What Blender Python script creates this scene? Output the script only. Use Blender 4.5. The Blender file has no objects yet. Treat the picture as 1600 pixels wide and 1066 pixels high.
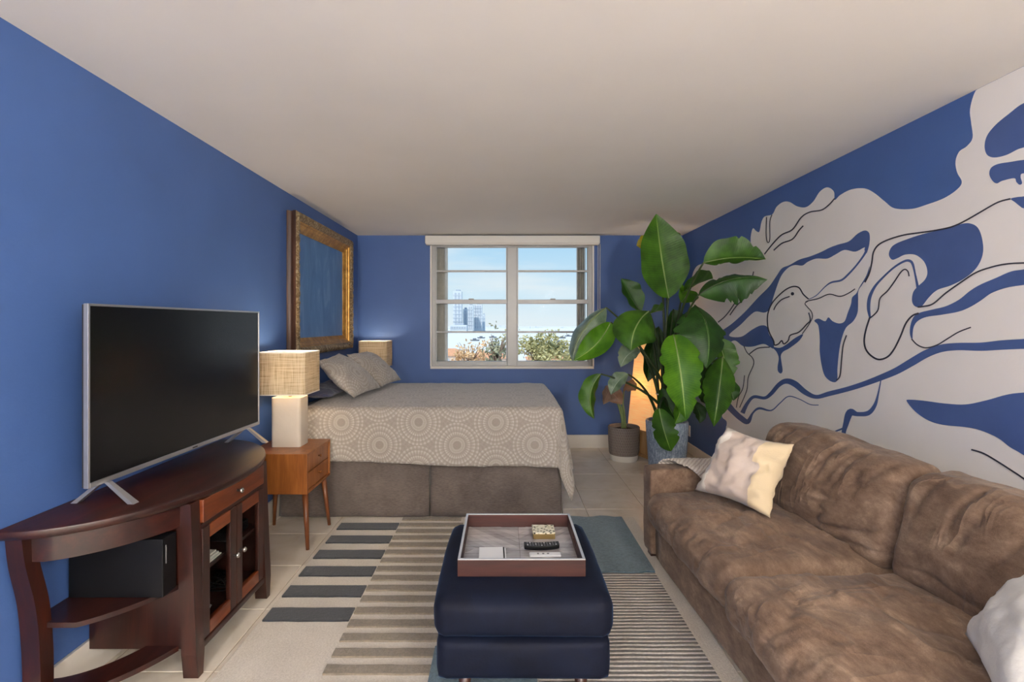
import bpy, bmesh, math, random
from mathutils import Vector, Matrix, noise
from mathutils.geometry import tessellate_polygon

# ------------------------------------------------------------------ scene, camera, sky, sun, exposure
scn = bpy.context.scene
col = scn.collection
FPX, VX, VY, CH = 790.0, 786.0, 507.0, 1.418      # focal length (px), vanishing point, camera height
XL, XR, YB, YF, ZC = -1.672, 2.06, 5.81, -4.9, 2.44   # room

cam_d = bpy.data.cameras.new('camera')
cam = bpy.data.objects.new('camera', cam_d); col.objects.link(cam)
cam.location = (0, 0, CH); cam.rotation_euler = (math.pi / 2, 0, 0)
cam_d.sensor_width = 36; cam_d.lens = FPX / 1600 * 36
cam_d.shift_x = (800 - VX) / 1600; cam_d.shift_y = (VY - 533) / 1600
cam_d.clip_start = 0.05; cam_d.clip_end = 8000
scn.camera = cam

def lin(c):
    c = c / 255.0
    return c / 12.92 if c <= 0.04045 else ((c + 0.055) / 1.055) ** 2.4
def rgb(r, g, b): return (lin(r), lin(g), lin(b), 1)

SKY_STRENGTH = 1.0
FILL_STRENGTH = 135.0  # emission of the fill globes added out of view
w = bpy.data.worlds.new('sky'); scn.world = w; w.use_nodes = True
nt = w.node_tree; nt.nodes.clear()
wo = nt.nodes.new('ShaderNodeOutputWorld'); bg = nt.nodes.new('ShaderNodeBackground')
tc = nt.nodes.new('ShaderNodeTexCoord'); sp = nt.nodes.new('ShaderNodeSeparateXYZ')
rp = nt.nodes.new('ShaderNodeValToRGB'); mp = nt.nodes.new('ShaderNodeMapping')
ns = nt.nodes.new('ShaderNodeTexNoise'); cr = nt.nodes.new('ShaderNodeValToRGB'); mx = nt.nodes.new('ShaderNodeMix')
mx.data_type = 'RGBA'
rp.color_ramp.elements[0].position = 0.0; rp.color_ramp.elements[0].color = rgb(232, 244, 252)
rp.color_ramp.elements[1].position = 0.5; rp.color_ramp.elements[1].color = rgb(120, 180, 236)
e = rp.color_ramp.elements.new(0.06); e.color = rgb(214, 237, 252)
e = rp.color_ramp.elements.new(0.16); e.color = rgb(178, 220, 250)
mp.inputs['Scale'].default_value = (1.2, 1.2, 7)
ns.inputs['Scale'].default_value = 2.6; ns.inputs['Detail'].default_value = 6
cr.color_ramp.elements[0].position = 0.47; cr.color_ramp.elements[1].position = 0.72
cr.color_ramp.elements[1].color = (0.75, 0.75, 0.75, 1)
mx.inputs[7].default_value = rgb(240, 246, 250)
L = nt.links.new
L(tc.outputs['Generated'], sp.inputs[0]); L(sp.outputs['Z'], rp.inputs[0])
L(tc.outputs['Generated'], mp.inputs[0]); L(mp.outputs[0], ns.inputs['Vector']); L(ns.outputs['Fac'], cr.inputs[0])
L(cr.outputs[0], mx.inputs[0]); L(rp.outputs[0], mx.inputs[6]); L(mx.outputs[2], bg.inputs[0])
bg.inputs[1].default_value = SKY_STRENGTH; L(bg.outputs[0], wo.inputs[0])

sd = bpy.data.lights.new('sun', 'SUN'); sd.energy = 3.2; sd.angle = 0.01; sd.color = (1, 0.93, 0.82)
so = bpy.data.objects.new('sun', sd); col.objects.link(so); so.rotation_euler = (math.radians(42), 0, math.radians(-25))

scn.view_settings.view_transform = 'Standard'; scn.view_settings.look = 'None'
scn.view_settings.gamma = 1; scn.view_settings.use_curve_mapping = False
scn.view_settings.exposure = 0.0

# ------------------------------------------------------------------ helpers
def P(px, py, Y):                      # point seen at photo pixel, at distance Y from the camera plane
    return Vector(((px - VX) * Y / FPX, Y, CH - (py - VY) * Y / FPX))

def obj(name, verts, faces, mat=None, parent=None, smooth=False, uvs=None, local=False):
    me = bpy.data.meshes.new(name)
    me.from_pydata([tuple(v) for v in verts], [], faces)
    if uvs is not None:
        ul = me.uv_layers.new(name='UVMap')
        for lp in me.loops: ul.data[lp.index].uv = uvs[lp.vertex_index]
    if smooth: me.polygons.foreach_set('use_smooth', [True] * len(me.polygons))
    if mat: me.materials.append(M[mat] if isinstance(mat, str) else mat)
    me.update()
    o = bpy.data.objects.new(name, me); col.objects.link(o)
    if parent: adopt(o, parent, local)
    return o

def pmat(p):
    m = Matrix.LocRotScale(p.location, p.rotation_euler, None)
    return pmat(p.parent) @ p.matrix_parent_inverse @ m if p.parent else m
def adopt(o, parent, local=False):
    o.parent = parent
    if not local: o.matrix_parent_inverse = pmat(parent).inverted()

def tag(o, label, cat, group=None):
    o['label'] = label; o['category'] = cat
    if group: o['group'] = group
    return o
def thing(name, label, cat, loc=(0, 0, 0), rz=0, group=None):
    o = bpy.data.objects.new(name, None); col.objects.link(o)
    o.empty_display_size = 0.05
    o.location = loc; o.rotation_euler = (0, 0, rz)
    return tag(o, label, cat, group)
def struct(o): o['kind'] = 'structure'; return o

class MB:
    def __init__(s): s.v = []; s.f = []; s.uv = []
    def add(s, vs, fs, uv=None):
        n = len(s.v); s.v += [Vector(v) for v in vs]
        s.f += [tuple(i + n for i in f) for f in fs]
        s.uv += list(uv) if uv else [(v[0], v[1]) for v in vs]
        return s
    def box(s, a, b, bev=0):
        a = Vector(a); b = Vector(b)
        lo = Vector([min(a[i], b[i]) for i in range(3)]); hi = Vector([max(a[i], b[i]) for i in range(3)])
        bm = bmesh.new(); bmesh.ops.create_cube(bm, size=1)
        for v in bm.verts: v.co = Vector([lo[i] + (v.co[i] + .5) * (hi[i] - lo[i]) for i in range(3)])
        if bev > 0:
            bev = min(bev, min(hi[i] - lo[i] for i in range(3)) * .49)
            bmesh.ops.bevel(bm, geom=list(bm.edges), offset=bev, segments=2, affect='EDGES', profile=0.6)
        return s.bm(bm)
    def bm(s, bm):
        bm.verts.index_update()
        s.add([v.co.copy() for v in bm.verts], [[v.index for v in f.verts] for f in bm.faces]); bm.free(); return s
    def tube(s, pts, r, n=10, cap=True):
        pts = [Vector(p) for p in pts]; m = len(pts)
        rs = r if isinstance(r, (list, tuple)) else [r] * m
        vs = []; fs = []; up = None
        for i, p in enumerate(pts):
            t = (pts[min(i + 1, m - 1)] - pts[max(i - 1, 0)]).normalized()
            if up is None:
                up = Vector((0, 0, 1)) if abs(t.z) < .9 else Vector((1, 0, 0))
            a = t.cross(up).normalized(); b = a.cross(t).normalized(); up = b
            for k in range(n):
                q = 2 * math.pi * k / n
                vs.append(p + (a * math.cos(q) + b * math.sin(q)) * rs[i])
        for i in range(m - 1):
            for k in range(n):
                fs.append((i * n + k, i * n + (k + 1) % n, (i + 1) * n + (k + 1) % n, (i + 1) * n + k))
        if cap: fs.append(tuple(range(n - 1, -1, -1))); fs.append(tuple(range((m - 1) * n, m * n)))
        return s.add(vs, fs)
    def lathe(s, prof, c, n=32, axis='Z', cap=True):
        vs = []; fs = []; c = Vector(c)
        for (r, z) in prof:
            for k in range(n):
                q = 2 * math.pi * k / n
                if axis == 'Z': vs.append(c + Vector((r * math.cos(q), r * math.sin(q), z)))
                elif axis == 'X': vs.append(c + Vector((z, r * math.cos(q), r * math.sin(q))))
                else: vs.append(c + Vector((r * math.cos(q), z, r * math.sin(q))))
        for i in range(len(prof) - 1):
            for k in range(n):
                fs.append((i * n + k, i * n + (k + 1) % n, (i + 1) * n + (k + 1) % n, (i + 1) * n + k))
        if cap: fs.append(tuple(range(n - 1, -1, -1))); fs.append(tuple(range((len(prof) - 1) * n, len(prof) * n)))
        return s.add(vs, fs)
    def prism(s, poly, z0, z1):            # poly in x,y (convex or not) extruded in z
        n = len(poly); vs = [Vector((x, y, z0)) for x, y in poly] + [Vector((x, y, z1)) for x, y in poly]
        tr = tessellate_polygon([[Vector((x, y, 0)) for x, y in poly]])
        fs = [tuple(t) for t in tr] + [tuple(i + n for i in reversed(t)) for t in tr]
        fs += [(i, (i + 1) % n, n + (i + 1) % n, n + i) for i in range(n)]
        return s.add(vs, fs)
    def hexa(s, b, t):                     # frustum: 4 bottom points, 4 top points
        return s.add(list(b) + list(t), [(3, 2, 1, 0), (4, 5, 6, 7), (0, 1, 5, 4), (1, 2, 6, 5), (2, 3, 7, 6), (3, 0, 4, 7)])
    def build(s, name, mat, parent=None, smooth=False, uv=False, local=False):
        o = obj(name, s.v, s.f, mat, parent, smooth, s.uv if uv else None, local)
        bm = bmesh.new(); bm.from_mesh(o.data); bmesh.ops.recalc_face_normals(bm, faces=bm.faces); bm.to_mesh(o.data); bm.free()
        if smooth == 'auto':
            o.data.set_sharp_from_angle(angle=math.radians(40))
        return o

def bez(a, b, c, n):
    a, b, c = Vector(a), Vector(b), Vector(c)
    return [a * (1 - t) ** 2 + b * 2 * t * (1 - t) + c * t * t for t in [i / n for i in range(n + 1)]]
def crom(pts, seg=6, closed=False):
    n = len(pts); out = []
    for i in range(n if closed else n - 1):
        g = (lambda k: pts[k % n]) if closed else (lambda k: pts[max(0, min(n - 1, k))])
        p0, p1, p2, p3 = g(i - 1), g(i), g(i + 1), g(i + 2)
        for j in range(seg):
            t = j / seg
            out.append(tuple(.5 * (2 * p1[d] + (p2[d] - p0[d]) * t + (2 * p0[d] - 5 * p1[d] + 4 * p2[d] - p3[d]) * t * t
                       + (3 * p1[d] - p0[d] - 3 * p2[d] + p3[d]) * t ** 3) for d in range(len(p1))))
    if not closed: out.append(tuple(pts[-1]))
    return out
def fbm(x, y, z, o=3):
    return noise.fractal(Vector((x, y, z)), 1.0, 2.0, o)
def sstep(a, b, x):
    t = max(0, min(1, (x - a) / (b - a))); return t * t * (3 - 2 * t)

# ------------------------------------------------------------------ materials
M = {}
class NT:
    def __init__(s, name):
        s.m = bpy.data.materials.new(name); s.m.use_nodes = True; s.t = s.m.node_tree; s.t.nodes.clear()
        s.out = s.n('ShaderNodeOutputMaterial'); s.p = s.n('ShaderNodeBsdfPrincipled')
        s.l(s.p.outputs[0], s.out.inputs[0]); M[name] = s.m
    def n(s, k, **kw):
        x = s.t.nodes.new(k)
        for a, b in kw.items(): setattr(x, a, b)
        return x
    def l(s, a, b): s.t.links.new(a, b)
    def set(s, **kw):
        for k, v in kw.items(): s.p.inputs[k.replace('_', ' ')].default_value = v
        return s
    def coord(s, kind='Object', scale=(1, 1, 1), rot=(0, 0, 0)):
        t = s.n('ShaderNodeTexCoord'); m = s.n('ShaderNodeMapping')
        m.inputs['Scale'].default_value = scale; m.inputs['Rotation'].default_value = rot
        s.l(t.outputs[kind], m.inputs[0]); return m.outputs[0]
    def noise(s, vec, scale, detail=4, rough=.55, dist=0):
        x = s.n('ShaderNodeTexNoise'); x.inputs['Scale'].default_value = scale; x.inputs['Detail'].default_value = detail
        x.inputs['Roughness'].default_value = rough; x.inputs['Distortion'].default_value = dist
        s.l(vec, x.inputs['Vector']); return x.outputs['Fac']
    def ramp(s, fac, stops, mode='LINEAR'):
        r = s.n('ShaderNodeValToRGB'); r.color_ramp.interpolation = mode
        el = r.color_ramp.elements
        while len(el) < len(stops): el.new(0.5)
        for e, (p, c) in zip(el, stops): e.position = p; e.color = c
        s.l(fac, r.inputs[0]); return r.outputs[0]
    def math(s, op, a, b=None, c=None):
        x = s.n('ShaderNodeMath', operation=op)
        for i, v in enumerate((a, b, c)):
            if v is None: continue
            if isinstance(v, (int, float)): x.inputs[i].default_value = v
            else: s.l(v, x.inputs[i])
        return x.outputs[0]
    def vmath(s, op, a, b=None, c=None):
        x = s.n('ShaderNodeVectorMath', operation=op)
        for i, v in enumerate((a, b, c)):
            if v is None: continue
            if isinstance(v, tuple): x.inputs[i].default_value = v
            else: s.l(v, x.inputs[i])
        return x.outputs['Value'] if op in ('LENGTH', 'DOT_PRODUCT') else x.outputs[0]
    def mix(s, f, a, b):
        x = s.n('ShaderNodeMix', data_type='RGBA')
        for i, v in ((0, f), (6, a), (7, b)):
            if isinstance(v, (int, float, tuple)): x.inputs[i].default_value = v
            else: s.l(v, x.inputs[i])
        return x.outputs[2]
    def color(s, c): s.l(c, s.p.inputs['Base Color']); return s
    def bump(s, h, strength=.3, dist=.01):
        b = s.n('ShaderNodeBump'); b.inputs['Strength'].default_value = strength; b.inputs['Distance'].default_value = dist
        s.l(h, b.inputs['Height']); s.l(b.outputs[0], s.p.inputs['Normal']); return s

def plain(name, c, rough=.5, metal=0, bump=None, var=0.0, vscale=6, **kw):
    t = NT(name).set(Roughness=rough, Metallic=metal, **kw)
    v = t.coord()
    if var:
        c2 = tuple(min(1, x * (1 + var)) for x in c[:3]) + (1,); c1 = tuple(x * (1 - var) for x in c[:3]) + (1,)
        t.color(t.ramp(t.noise(v, vscale), [(.3, c1), (.7, c2)]))
    else: t.p.inputs['Base Color'].default_value = c
    if bump: t.bump(t.noise(v, bump[0], 3), bump[1], bump[2] if len(bump) > 2 else .01)
    return t

BLUE = rgb(67, 98, 156)
plain('wall_blue', BLUE, .55, bump=(90, .12, .004), var=.05, vscale=2.5)
plain('paint_white', rgb(236, 230, 224), .6, bump=(90, .1, .004), var=.02, vscale=3)
plain('paint_blue', rgb(70, 92, 144), .55, bump=(60, .1, .004), var=.07, vscale=7)
plain('paint_line', rgb(48, 48, 62), .6)
plain('ceiling_paint', rgb(238, 234, 229), .85, bump=(40, .08, .004), var=.015, vscale=2)
plain('trim_white', rgb(226, 220, 210), .4, var=.02)
plain('grout', rgb(168, 152, 130), .9, bump=(80, .2))
t = NT('floor_tile').set(Roughness=.32)
oi = t.n('ShaderNodeObjectInfo'); v = t.coord()
rv = t.vmath('ADD', v, t.vmath('SCALE', oi.outputs['Location'], None))
a = t.noise(rv, 5, 6, .6, .6)
c = t.ramp(a, [(.3, rgb(206, 192, 172)), (.5, rgb(222, 211, 195)), (.75, rgb(232, 223, 210))])
t.color(t.mix(t.math('MULTIPLY', oi.outputs['Random'], .22), c, rgb(204, 188, 164))); t.bump(a, .06, .004)
plain('alu', rgb(158, 157, 154), .42, .3, var=.03)
plain('blind_white', rgb(226, 223, 216), .6)
plain('shutter', rgb(214, 208, 198), .6, .1, var=.06, vscale=20)
t = NT('glass'); t.t.nodes.remove(t.p)
g1 = t.n('ShaderNodeBsdfTransparent'); g2 = t.n('ShaderNodeBsdfGlossy'); g2.inputs['Roughness'].default_value = .02
fr = t.n('ShaderNodeFresnel'); fr.inputs[0].default_value = 1.03; ms = t.n('ShaderNodeMixShader')
g1.inputs[0].default_value = (.97, .985, .98, 1)
t.l(fr.outputs[0], ms.inputs[0]); t.l(g1.outputs[0], ms.inputs[1]); t.l(g2.outputs[0], ms.inputs[2]); t.l(ms.outputs[0], t.out.inputs[0])

def wood(name, c1, c2, c3, rough=.3, axis='Y', coat=.3, scale=1.0):
    t = NT(name).set(Roughness=rough, Coat_Weight=coat * .6, Coat_Roughness=.25)
    s = {'X': (.8, 9, 9), 'Y': (9, .8, 9), 'Z': (9, 9, .8)}[axis]
    v = t.coord('Object', tuple(x * scale for x in s))
    n1 = t.noise(v, 2.2, 8, .62, .35)
    n2 = t.noise(v, 14, 4, .6)
    f = t.math('ADD', t.math('MULTIPLY', n1, .8), t.math('MULTIPLY', n2, .2))
    t.color(t.ramp(f, [(.32, c1), (.5, c2), (.7, c3)])); t.bump(n2, .015, .001); return t
wood('cherry', rgb(25, 10, 8), rgb(43, 17, 13), rgb(66, 29, 20), .36)
wood('cherry_v', rgb(27, 11, 8), rgb(45, 18, 12), rgb(66, 29, 18), .34, 'Z')
wood('cherry_warm', rgb(74, 30, 14), rgb(104, 48, 20), rgb(132, 68, 32), .28)
wood('walnut', rgb(112, 62, 26), rgb(146, 86, 38), rgb(172, 108, 54), .38, 'Z', .15)
wood('walnut_dark', rgb(84, 44, 20), rgb(108, 60, 28), rgb(130, 76, 38), .4, 'Z', .1)
wood('tray_wood', rgb(38, 16, 13), rgb(58, 25, 19), rgb(76, 35, 27), .5, 'X', .05)
wood('tray_plank', rgb(118, 112, 110), rgb(164, 158, 156), rgb(194, 189, 186), .3, 'X', .3, 2.5)
tp = M['tray_plank'].node_tree; oi = tp.nodes.new('ShaderNodeObjectInfo'); hs = tp.nodes.new('ShaderNodeHueSaturation')
bs = [n for n in tp.nodes if n.type == 'BSDF_PRINCIPLED'][0]; lk = bs.inputs['Base Color'].links[0]; mr = tp.nodes.new('ShaderNodeMapRange'); mr.inputs[3].default_value = .72; mr.inputs[4].default_value = 1.12
tp.links.new(oi.outputs['Random'], mr.inputs[0]); tp.links.new(mr.outputs[0], hs.inputs['Value']); tp.links.new(lk.from_socket, hs.inputs['Color']); tp.links.new(hs.outputs[0], bs.inputs['Base Color'])
wood('dark_foot', rgb(40, 22, 14), rgb(62, 34, 22), rgb(80, 46, 30), .4, 'Z')
wood('pine', rgb(190, 140, 84), rgb(212, 166, 106), rgb(226, 186, 130), .5, 'Z')
plain('tv_black', (.006, .006, .007, 1), .22, Specular_IOR_Level=.25)
plain('tv_body', (.02, .02, .022, 1), .5)
plain('silver', rgb(214, 214, 216), .36, .6)
plain('leg_metal', rgb(178, 178, 180), .34, .8)
plain('nickel', rgb(200, 196, 190), .22, .9)
plain('knob_copper', rgb(160, 104, 60), .3, .8)
plain('black_plastic', (.004, .004, .005, 1), .45, Specular_IOR_Level=.25)
plain('grey_plastic', rgb(120, 120, 122), .5)
plain('white_plastic', rgb(226, 226, 226), .4)
plain('paper', rgb(214, 210, 202), .8)
plain('soil', rgb(62, 46, 36), .95, bump=(60, .8, .02), var=.3, vscale=40)

# burlap shade: woven, lets lamp light through
t = NT('burlap').set(Roughness=.9)
v = t.coord('Object')
w1 = t.noise(t.coord('Object', (6, 6, 260)), 1, 2); w2 = t.noise(t.coord('Object', (260, 260, 6)), 1, 2)
f = t.math('MULTIPLY', t.math('ADD', w1, w2), .5)
cc = t.ramp(f, [(.36, rgb(172, 146, 108)), (.5, rgb(216, 196, 160)), (.64, rgb(232, 216, 186))])
t.color(cc); t.bump(f, .5, .003)
tr = t.n('ShaderNodeBsdfTranslucent'); t.l(cc, tr.inputs[0]); ms = t.n('ShaderNodeMixShader'); ms.inputs[0].default_value = .16
t.l(t.p.outputs[0], ms.inputs[1]); t.l(tr.outputs[0], ms.inputs[2]); t.l(ms.outputs[0], t.out.inputs[0])
plain('shade_lining', rgb(236, 228, 214), .8)
plain('lamp_ceramic', rgb(206, 194, 177), .55, bump=(40, .1), var=.03)
t = NT('bulb').set(Emission_Strength=6.0); t.p.inputs['Emission Color'].default_value = (1, .72, .42, 1)
t = NT('paper_lamp').set(Roughness=.8, Emission_Strength=.25)
v = t.coord('Object', (3, 3, 60)); f = t.noise(v, 2, 4)
cc = t.ramp(f, [(.3, rgb(236, 204, 142)), (.7, rgb(250, 228, 180))]); t.color(cc); t.l(cc, t.p.inputs['Emission Color'])
tr = t.n('ShaderNodeBsdfTranslucent'); t.l(cc, tr.inputs[0]); ms = t.n('ShaderNodeMixShader'); ms.inputs[0].default_value = .22
t.l(t.p.outputs[0], ms.inputs[1]); t.l(tr.outputs[0], ms.inputs[2]); t.l(ms.outputs[0], t.out.inputs[0])
t = NT('fill_globe').set(Emission_Strength=FILL_STRENGTH); t.p.inputs['Emission Color'].default_value = (1, .96, .91, 1)  # glow of the added fill globes behind the camera

# quilted bedspread with rings of medallions, UV in metres
t = NT('medallion').set(Roughness=.85, Sheen_Weight=.25)
uv = t.n('ShaderNodeTexCoord').outputs['UV']
p = t.vmath('SCALE', t.vmath('ADD', uv, (-.835, .14, 0)), None); p.node.inputs['Scale'].default_value = 1 / .325
R3 = math.sqrt(3)
def cell(off):
    q = t.vmath('ADD', p, off); return t.vmath('WRAP', q, (R3 / 2, .5, .5), (-R3 / 2, -.5, -.5))
qa = cell((0, 0, 0)); qb = cell((R3 / 2, .5, 0))
flat = lambda q: t.vmath('MULTIPLY', q, (1, 1, 0))
qa, qb = flat(qa), flat(qb)
la, lb = t.vmath('LENGTH', qa), t.vmath('LENGTH', qb)
sel = t.math('LESS_THAN', lb, la)
q = t.n('ShaderNodeMix', data_type='VECTOR'); t.l(sel, q.inputs[0]); t.l(qa, q.inputs[4]); t.l(qb, q.inputs[5])
r = t.math('MINIMUM', la, lb)
sx = t.n('ShaderNodeSeparateXYZ'); t.l(q.outputs[1], sx.inputs[0])
ang = t.math('ARCTAN2', sx.outputs[1], sx.outputs[0])
spoke = t.math('MULTIPLY_ADD', t.math('SINE', t.math('MULTIPLY', ang, 34)), .5, .5)
ring = t.ramp(r, [(0, (.15,) * 3 + (1,)), (.085, (.1,) * 3 + (1,)), (.1, (.8,) * 3 + (1,)), (.15, (.55,) * 3 + (1,)), (.16, (1,) * 3 + (1,)), (.19, (.2,) * 3 + (1,)),
              (.26, (.75,) * 3 + (1,)), (.28, (1,) * 3 + (1,)), (.30, (.25,) * 3 + (1,)), (.37, (.7,) * 3 + (1,)), (.39, (1,) * 3 + (1,)), (.42, (.2,) * 3 + (1,)), (.48, (.9,) * 3 + (1,)), (.5, (.3,) * 3 + (1,))])
band = t.math('MULTIPLY', ring, t.math('MULTIPLY_ADD', spoke, .55, .45))
qn = t.noise(uv, 170, 2)
h = t.math('ADD', band, t.math('MULTIPLY', qn, .55))
t.color(t.ramp(h, [(.2, rgb(140, 131, 121)), (.7, rgb(160, 151, 141)), (1.0, rgb(180, 172, 162))])); t.bump(h, .55, .004)

t = NT('skirt').set(Roughness=.9, Sheen_Weight=.2)
v = t.coord('Object'); f = t.noise(t.coord('Object', (40, 40, 200)), 1, 3)
f = t.math('ADD', t.math('MULTIPLY', f, .5), t.math('MULTIPLY', t.noise(v, 5, 5, .6), .5))
t.color(t.ramp(f, [(.35, rgb(80, 71, 66)), (.65, rgb(114, 102, 94))])); t.bump(f, .3, .004)
plain('navy_sheet', rgb(62, 66, 92), .9, bump=(14, .5, .03), var=.12, vscale=8, Sheen_Weight=.2)
plain('mattress', rgb(214, 210, 204), .9)

def suede(name, sc, rot, crease):
    t = NT(name).set(Roughness=.9, Sheen_Weight=.10, Sheen_Roughness=.4, Specular_IOR_Level=.25)
    v = t.coord('Object')
    f0 = t.noise(t.coord('Object', (3.2, 1.6, 3.0), (.3, .2, .5)), 2.4, 10, .76, .25)
    f1 = t.noise(t.coord('Object', (30, 9, 22), (.2, .1, .7)), 1.3, 5, .7)
    f2 = t.noise(v, 300, 2)
    f = t.math('ADD', t.math('MULTIPLY', f0, .72), t.math('ADD', t.math('MULTIPLY', f1, .16), t.math('MULTIPLY', f2, .12)))
    t.color(t.ramp(f, [(.36, rgb(84, 64, 51)), (.46, rgb(110, 88, 72)), (.53, rgb(126, 103, 85)), (.66, rgb(162, 139, 118))]))
    n = t.noise(t.coord('Object', sc, rot), 1.0, 3, .45, .5)
    rd = t.math('SUBTRACT', 1.0, t.math('MINIMUM', t.math('MULTIPLY', t.math('ABSOLUTE', t.math('SUBTRACT', n, .5)), 11), 1.0))
    mk = t.ramp(t.noise(v, 2.6, 2), [(.42, (0, 0, 0, 1)), (.6, (1, 1, 1, 1))])
    rd = t.math('MULTIPLY', t.math('MULTIPLY', rd, rd), mk)
    h = t.math('ADD', t.math('MULTIPLY', rd, crease), t.math('ADD', t.math('MULTIPLY', f1, .2), t.math('MULTIPLY', f2, .12)))
    t.bump(h, .36, .014)
suede('suede', (3, 3, 3), (0, 0, 0), .3)
suede('suede_seat', (2.2, 6.0, 3), (0, 0, .5), .8)
suede('suede_back', (5, 8, 2.4), (.25, 0, 0), 1.1)

t = NT('velvet').set(Roughness=.7, Sheen_Weight=.34, Sheen_Roughness=.25, Specular_IOR_Level=.2)
t.p.inputs['Sheen Tint'].default_value = rgb(70, 118, 178)
v = t.coord('Object'); f = t.noise(v, 6, 5, .6, .5)
t.color(t.ramp(f, [(.3, rgb(7, 10, 24)), (.7, rgb(14, 21, 40))])); t.bump(t.noise(v, 90, 3), .2, .003)

def rugmat(name, a, b, scale=60, strength=.6, ribs=None):
    t = NT(name).set(Roughness=.95, Sheen_Weight=.25)
    v = t.coord('Object'); n = t.noise(v, scale, 5, .7); n2 = t.noise(v, 5, 3)
    f = t.math('ADD', t.math('MULTIPLY', n, .7), t.math('MULTIPLY', n2, .3))
    c = t.ramp(f, [(.35, a), (.65, b)])
    if ribs:
        sx = t.n('ShaderNodeSeparateXYZ'); t.l(v, sx.inputs[0])
        y = t.math('ADD', sx.outputs[1], t.math('MULTIPLY', n2, .012))
        rb = t.math('MULTIPLY_ADD', t.math('SINE', t.math('MULTIPLY', y, 2 * math.pi / ribs[0])), .5, .5)
        c = t.mix(t.math('SMOOTH_MIN', t.math('MULTIPLY', rb, 1.3), 1.0, .2), ribs[1], c)
        f = t.math('ADD', t.math('MULTIPLY', f, .5), rb)
    t.color(c); t.bump(f, strength, .01)
rugmat('rug_cream', rgb(192, 180, 164), rgb(222, 212, 197), 110)
rugmat('rug_navy', rgb(27, 29, 33), rgb(45, 48, 53), 80)
rugmat('rug_taupe', rgb(112, 100, 84), rgb(146, 133, 114), 80)
rugmat('rug_teal', rgb(64, 86, 98), rgb(98, 120, 130), 45, .9)
rugmat('rug_rib', rgb(160, 150, 140), rgb(206, 198, 188), 90, .8, (.027, rgb(84, 79, 74)))

t = NT('throw').set(Roughness=.95, Sheen_Weight=.2)
tx = t.n('ShaderNodeTexCoord'); sx = t.n('ShaderNodeSeparateXYZ'); t.l(tx.outputs['UV'], sx.inputs[0])
f = t.math('MULTIPLY_ADD', t.math('SINE', t.math('MULTIPLY', sx.outputs[0], 2 * math.pi / .026)), .5, .5)
t.color(t.ramp(t.math('ADD', f, t.math('MULTIPLY', t.noise(tx.outputs['UV'], 90, 3), .3)), [(.2, rgb(178, 163, 148)), (.9, rgb(206, 194, 180))])); t.bump(f, .6, .006)
t = NT('patch_pillow').set(Roughness=.85, Sheen_Weight=.25)
tcn = t.n('ShaderNodeTexCoord'); sx = t.n('ShaderNodeSeparateXYZ'); t.l(tcn.outputs['UV'], sx.inputs[0])
stp = t.math('MULTIPLY', t.math('GREATER_THAN', sx.outputs[1], .62), .1)
u = t.math('ADD', sx.outputs[0], t.math('SUBTRACT', stp, t.math('MULTIPLY', sx.outputs[1], .04)))
body = t.ramp(t.noise(tcn.outputs['UV'], 3, 4), [(.3, rgb(186, 167, 152)), (.7, rgb(204, 188, 175))])
c = t.mix(t.math('GREATER_THAN', u, .77), body, rgb(220, 198, 160))
lf = t.math('LESS_THAN', t.math('ADD', sx.outputs[0], t.math('MULTIPLY', t.noise(tcn.outputs['UV'], 9, 3), .16)), .27)
c = t.mix(lf, c, rgb(208, 200, 188)); t.color(c); t.bump(t.noise(tcn.outputs['UV'], 60, 4), .3, .004)
plain('white_pillow', rgb(202, 198, 192), .9, bump=(30, .35, .01), var=.04, vscale=14, Sheen_Weight=.2)

# picture frame
t = NT('carved_gilt').set(Roughness=.5, Metallic=.35)
v = t.coord('Object'); n = t.noise(v, 42, 5, .7, 1.2)
t.color(t.ramp(n, [(.32, rgb(72, 54, 34)), (.5, rgb(142, 118, 84)), (.68, rgb(204, 188, 156))])); t.bump(n, .9, .012)
t = NT('gilt').set(Roughness=.34, Metallic=.55)
n = t.noise(t.coord('Object'), 14, 5, .7); t.color(t.ramp(n, [(.3, rgb(140, 92, 34)), (.6, rgb(200, 150, 72)), (.8, rgb(226, 186, 112))])); t.bump(n, .2, .004)
wood('frame_side', rgb(36, 20, 12), rgb(62, 36, 20), rgb(92, 58, 32), .5, 'Z', .1)
t = NT('blue_canvas').set(Roughness=.5)
n = t.noise(t.coord('Object', (1, 3.2, 1.0)), 2.2, 6, .65, .8)
t.color(t.ramp(n, [(.3, rgb(66, 108, 164)), (.55, rgb(80, 124, 178)), (.8, rgb(128, 160, 198))])); t.bump(n, .12, .01)

# plants
def leafmat(name, a, b, vein, rough=.46, trans=.25):
    t = NT(name).set(Roughness=rough)
    tcn = t.n('ShaderNodeTexCoord'); sx = t.n('ShaderNodeSeparateXYZ'); t.l(tcn.outputs['UV'], sx.inputs[0])
    av = t.math('ABSOLUTE', sx.outputs[1])
    s = t.math('SINE', t.math('ADD', t.math('MULTIPLY', sx.outputs[0], 230), t.math('MULTIPLY', av, -16)))
    n = t.noise(t.coord('Object'), 6, 4)
    c = t.ramp(t.math('ADD', n, t.math('MULTIPLY', s, .03)), [(.35, a), (.68, b)])
    c = t.mix(t.math('LESS_THAN', av, .03), c, vein); t.color(c); t.bump(s, .14, .003)
    tr = t.n('ShaderNodeBsdfTranslucent'); t.l(c, tr.inputs[0]); ms = t.n('ShaderNodeMixShader'); ms.inputs[0].default_value = trans
    t.l(t.p.outputs[0], ms.inputs[1]); t.l(tr.outputs[0], ms.inputs[2]); t.l(ms.outputs[0], t.out.inputs[0])
leafmat('leaf_green', rgb(42, 80, 12), rgb(74, 122, 24), rgb(140, 172, 80))
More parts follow.
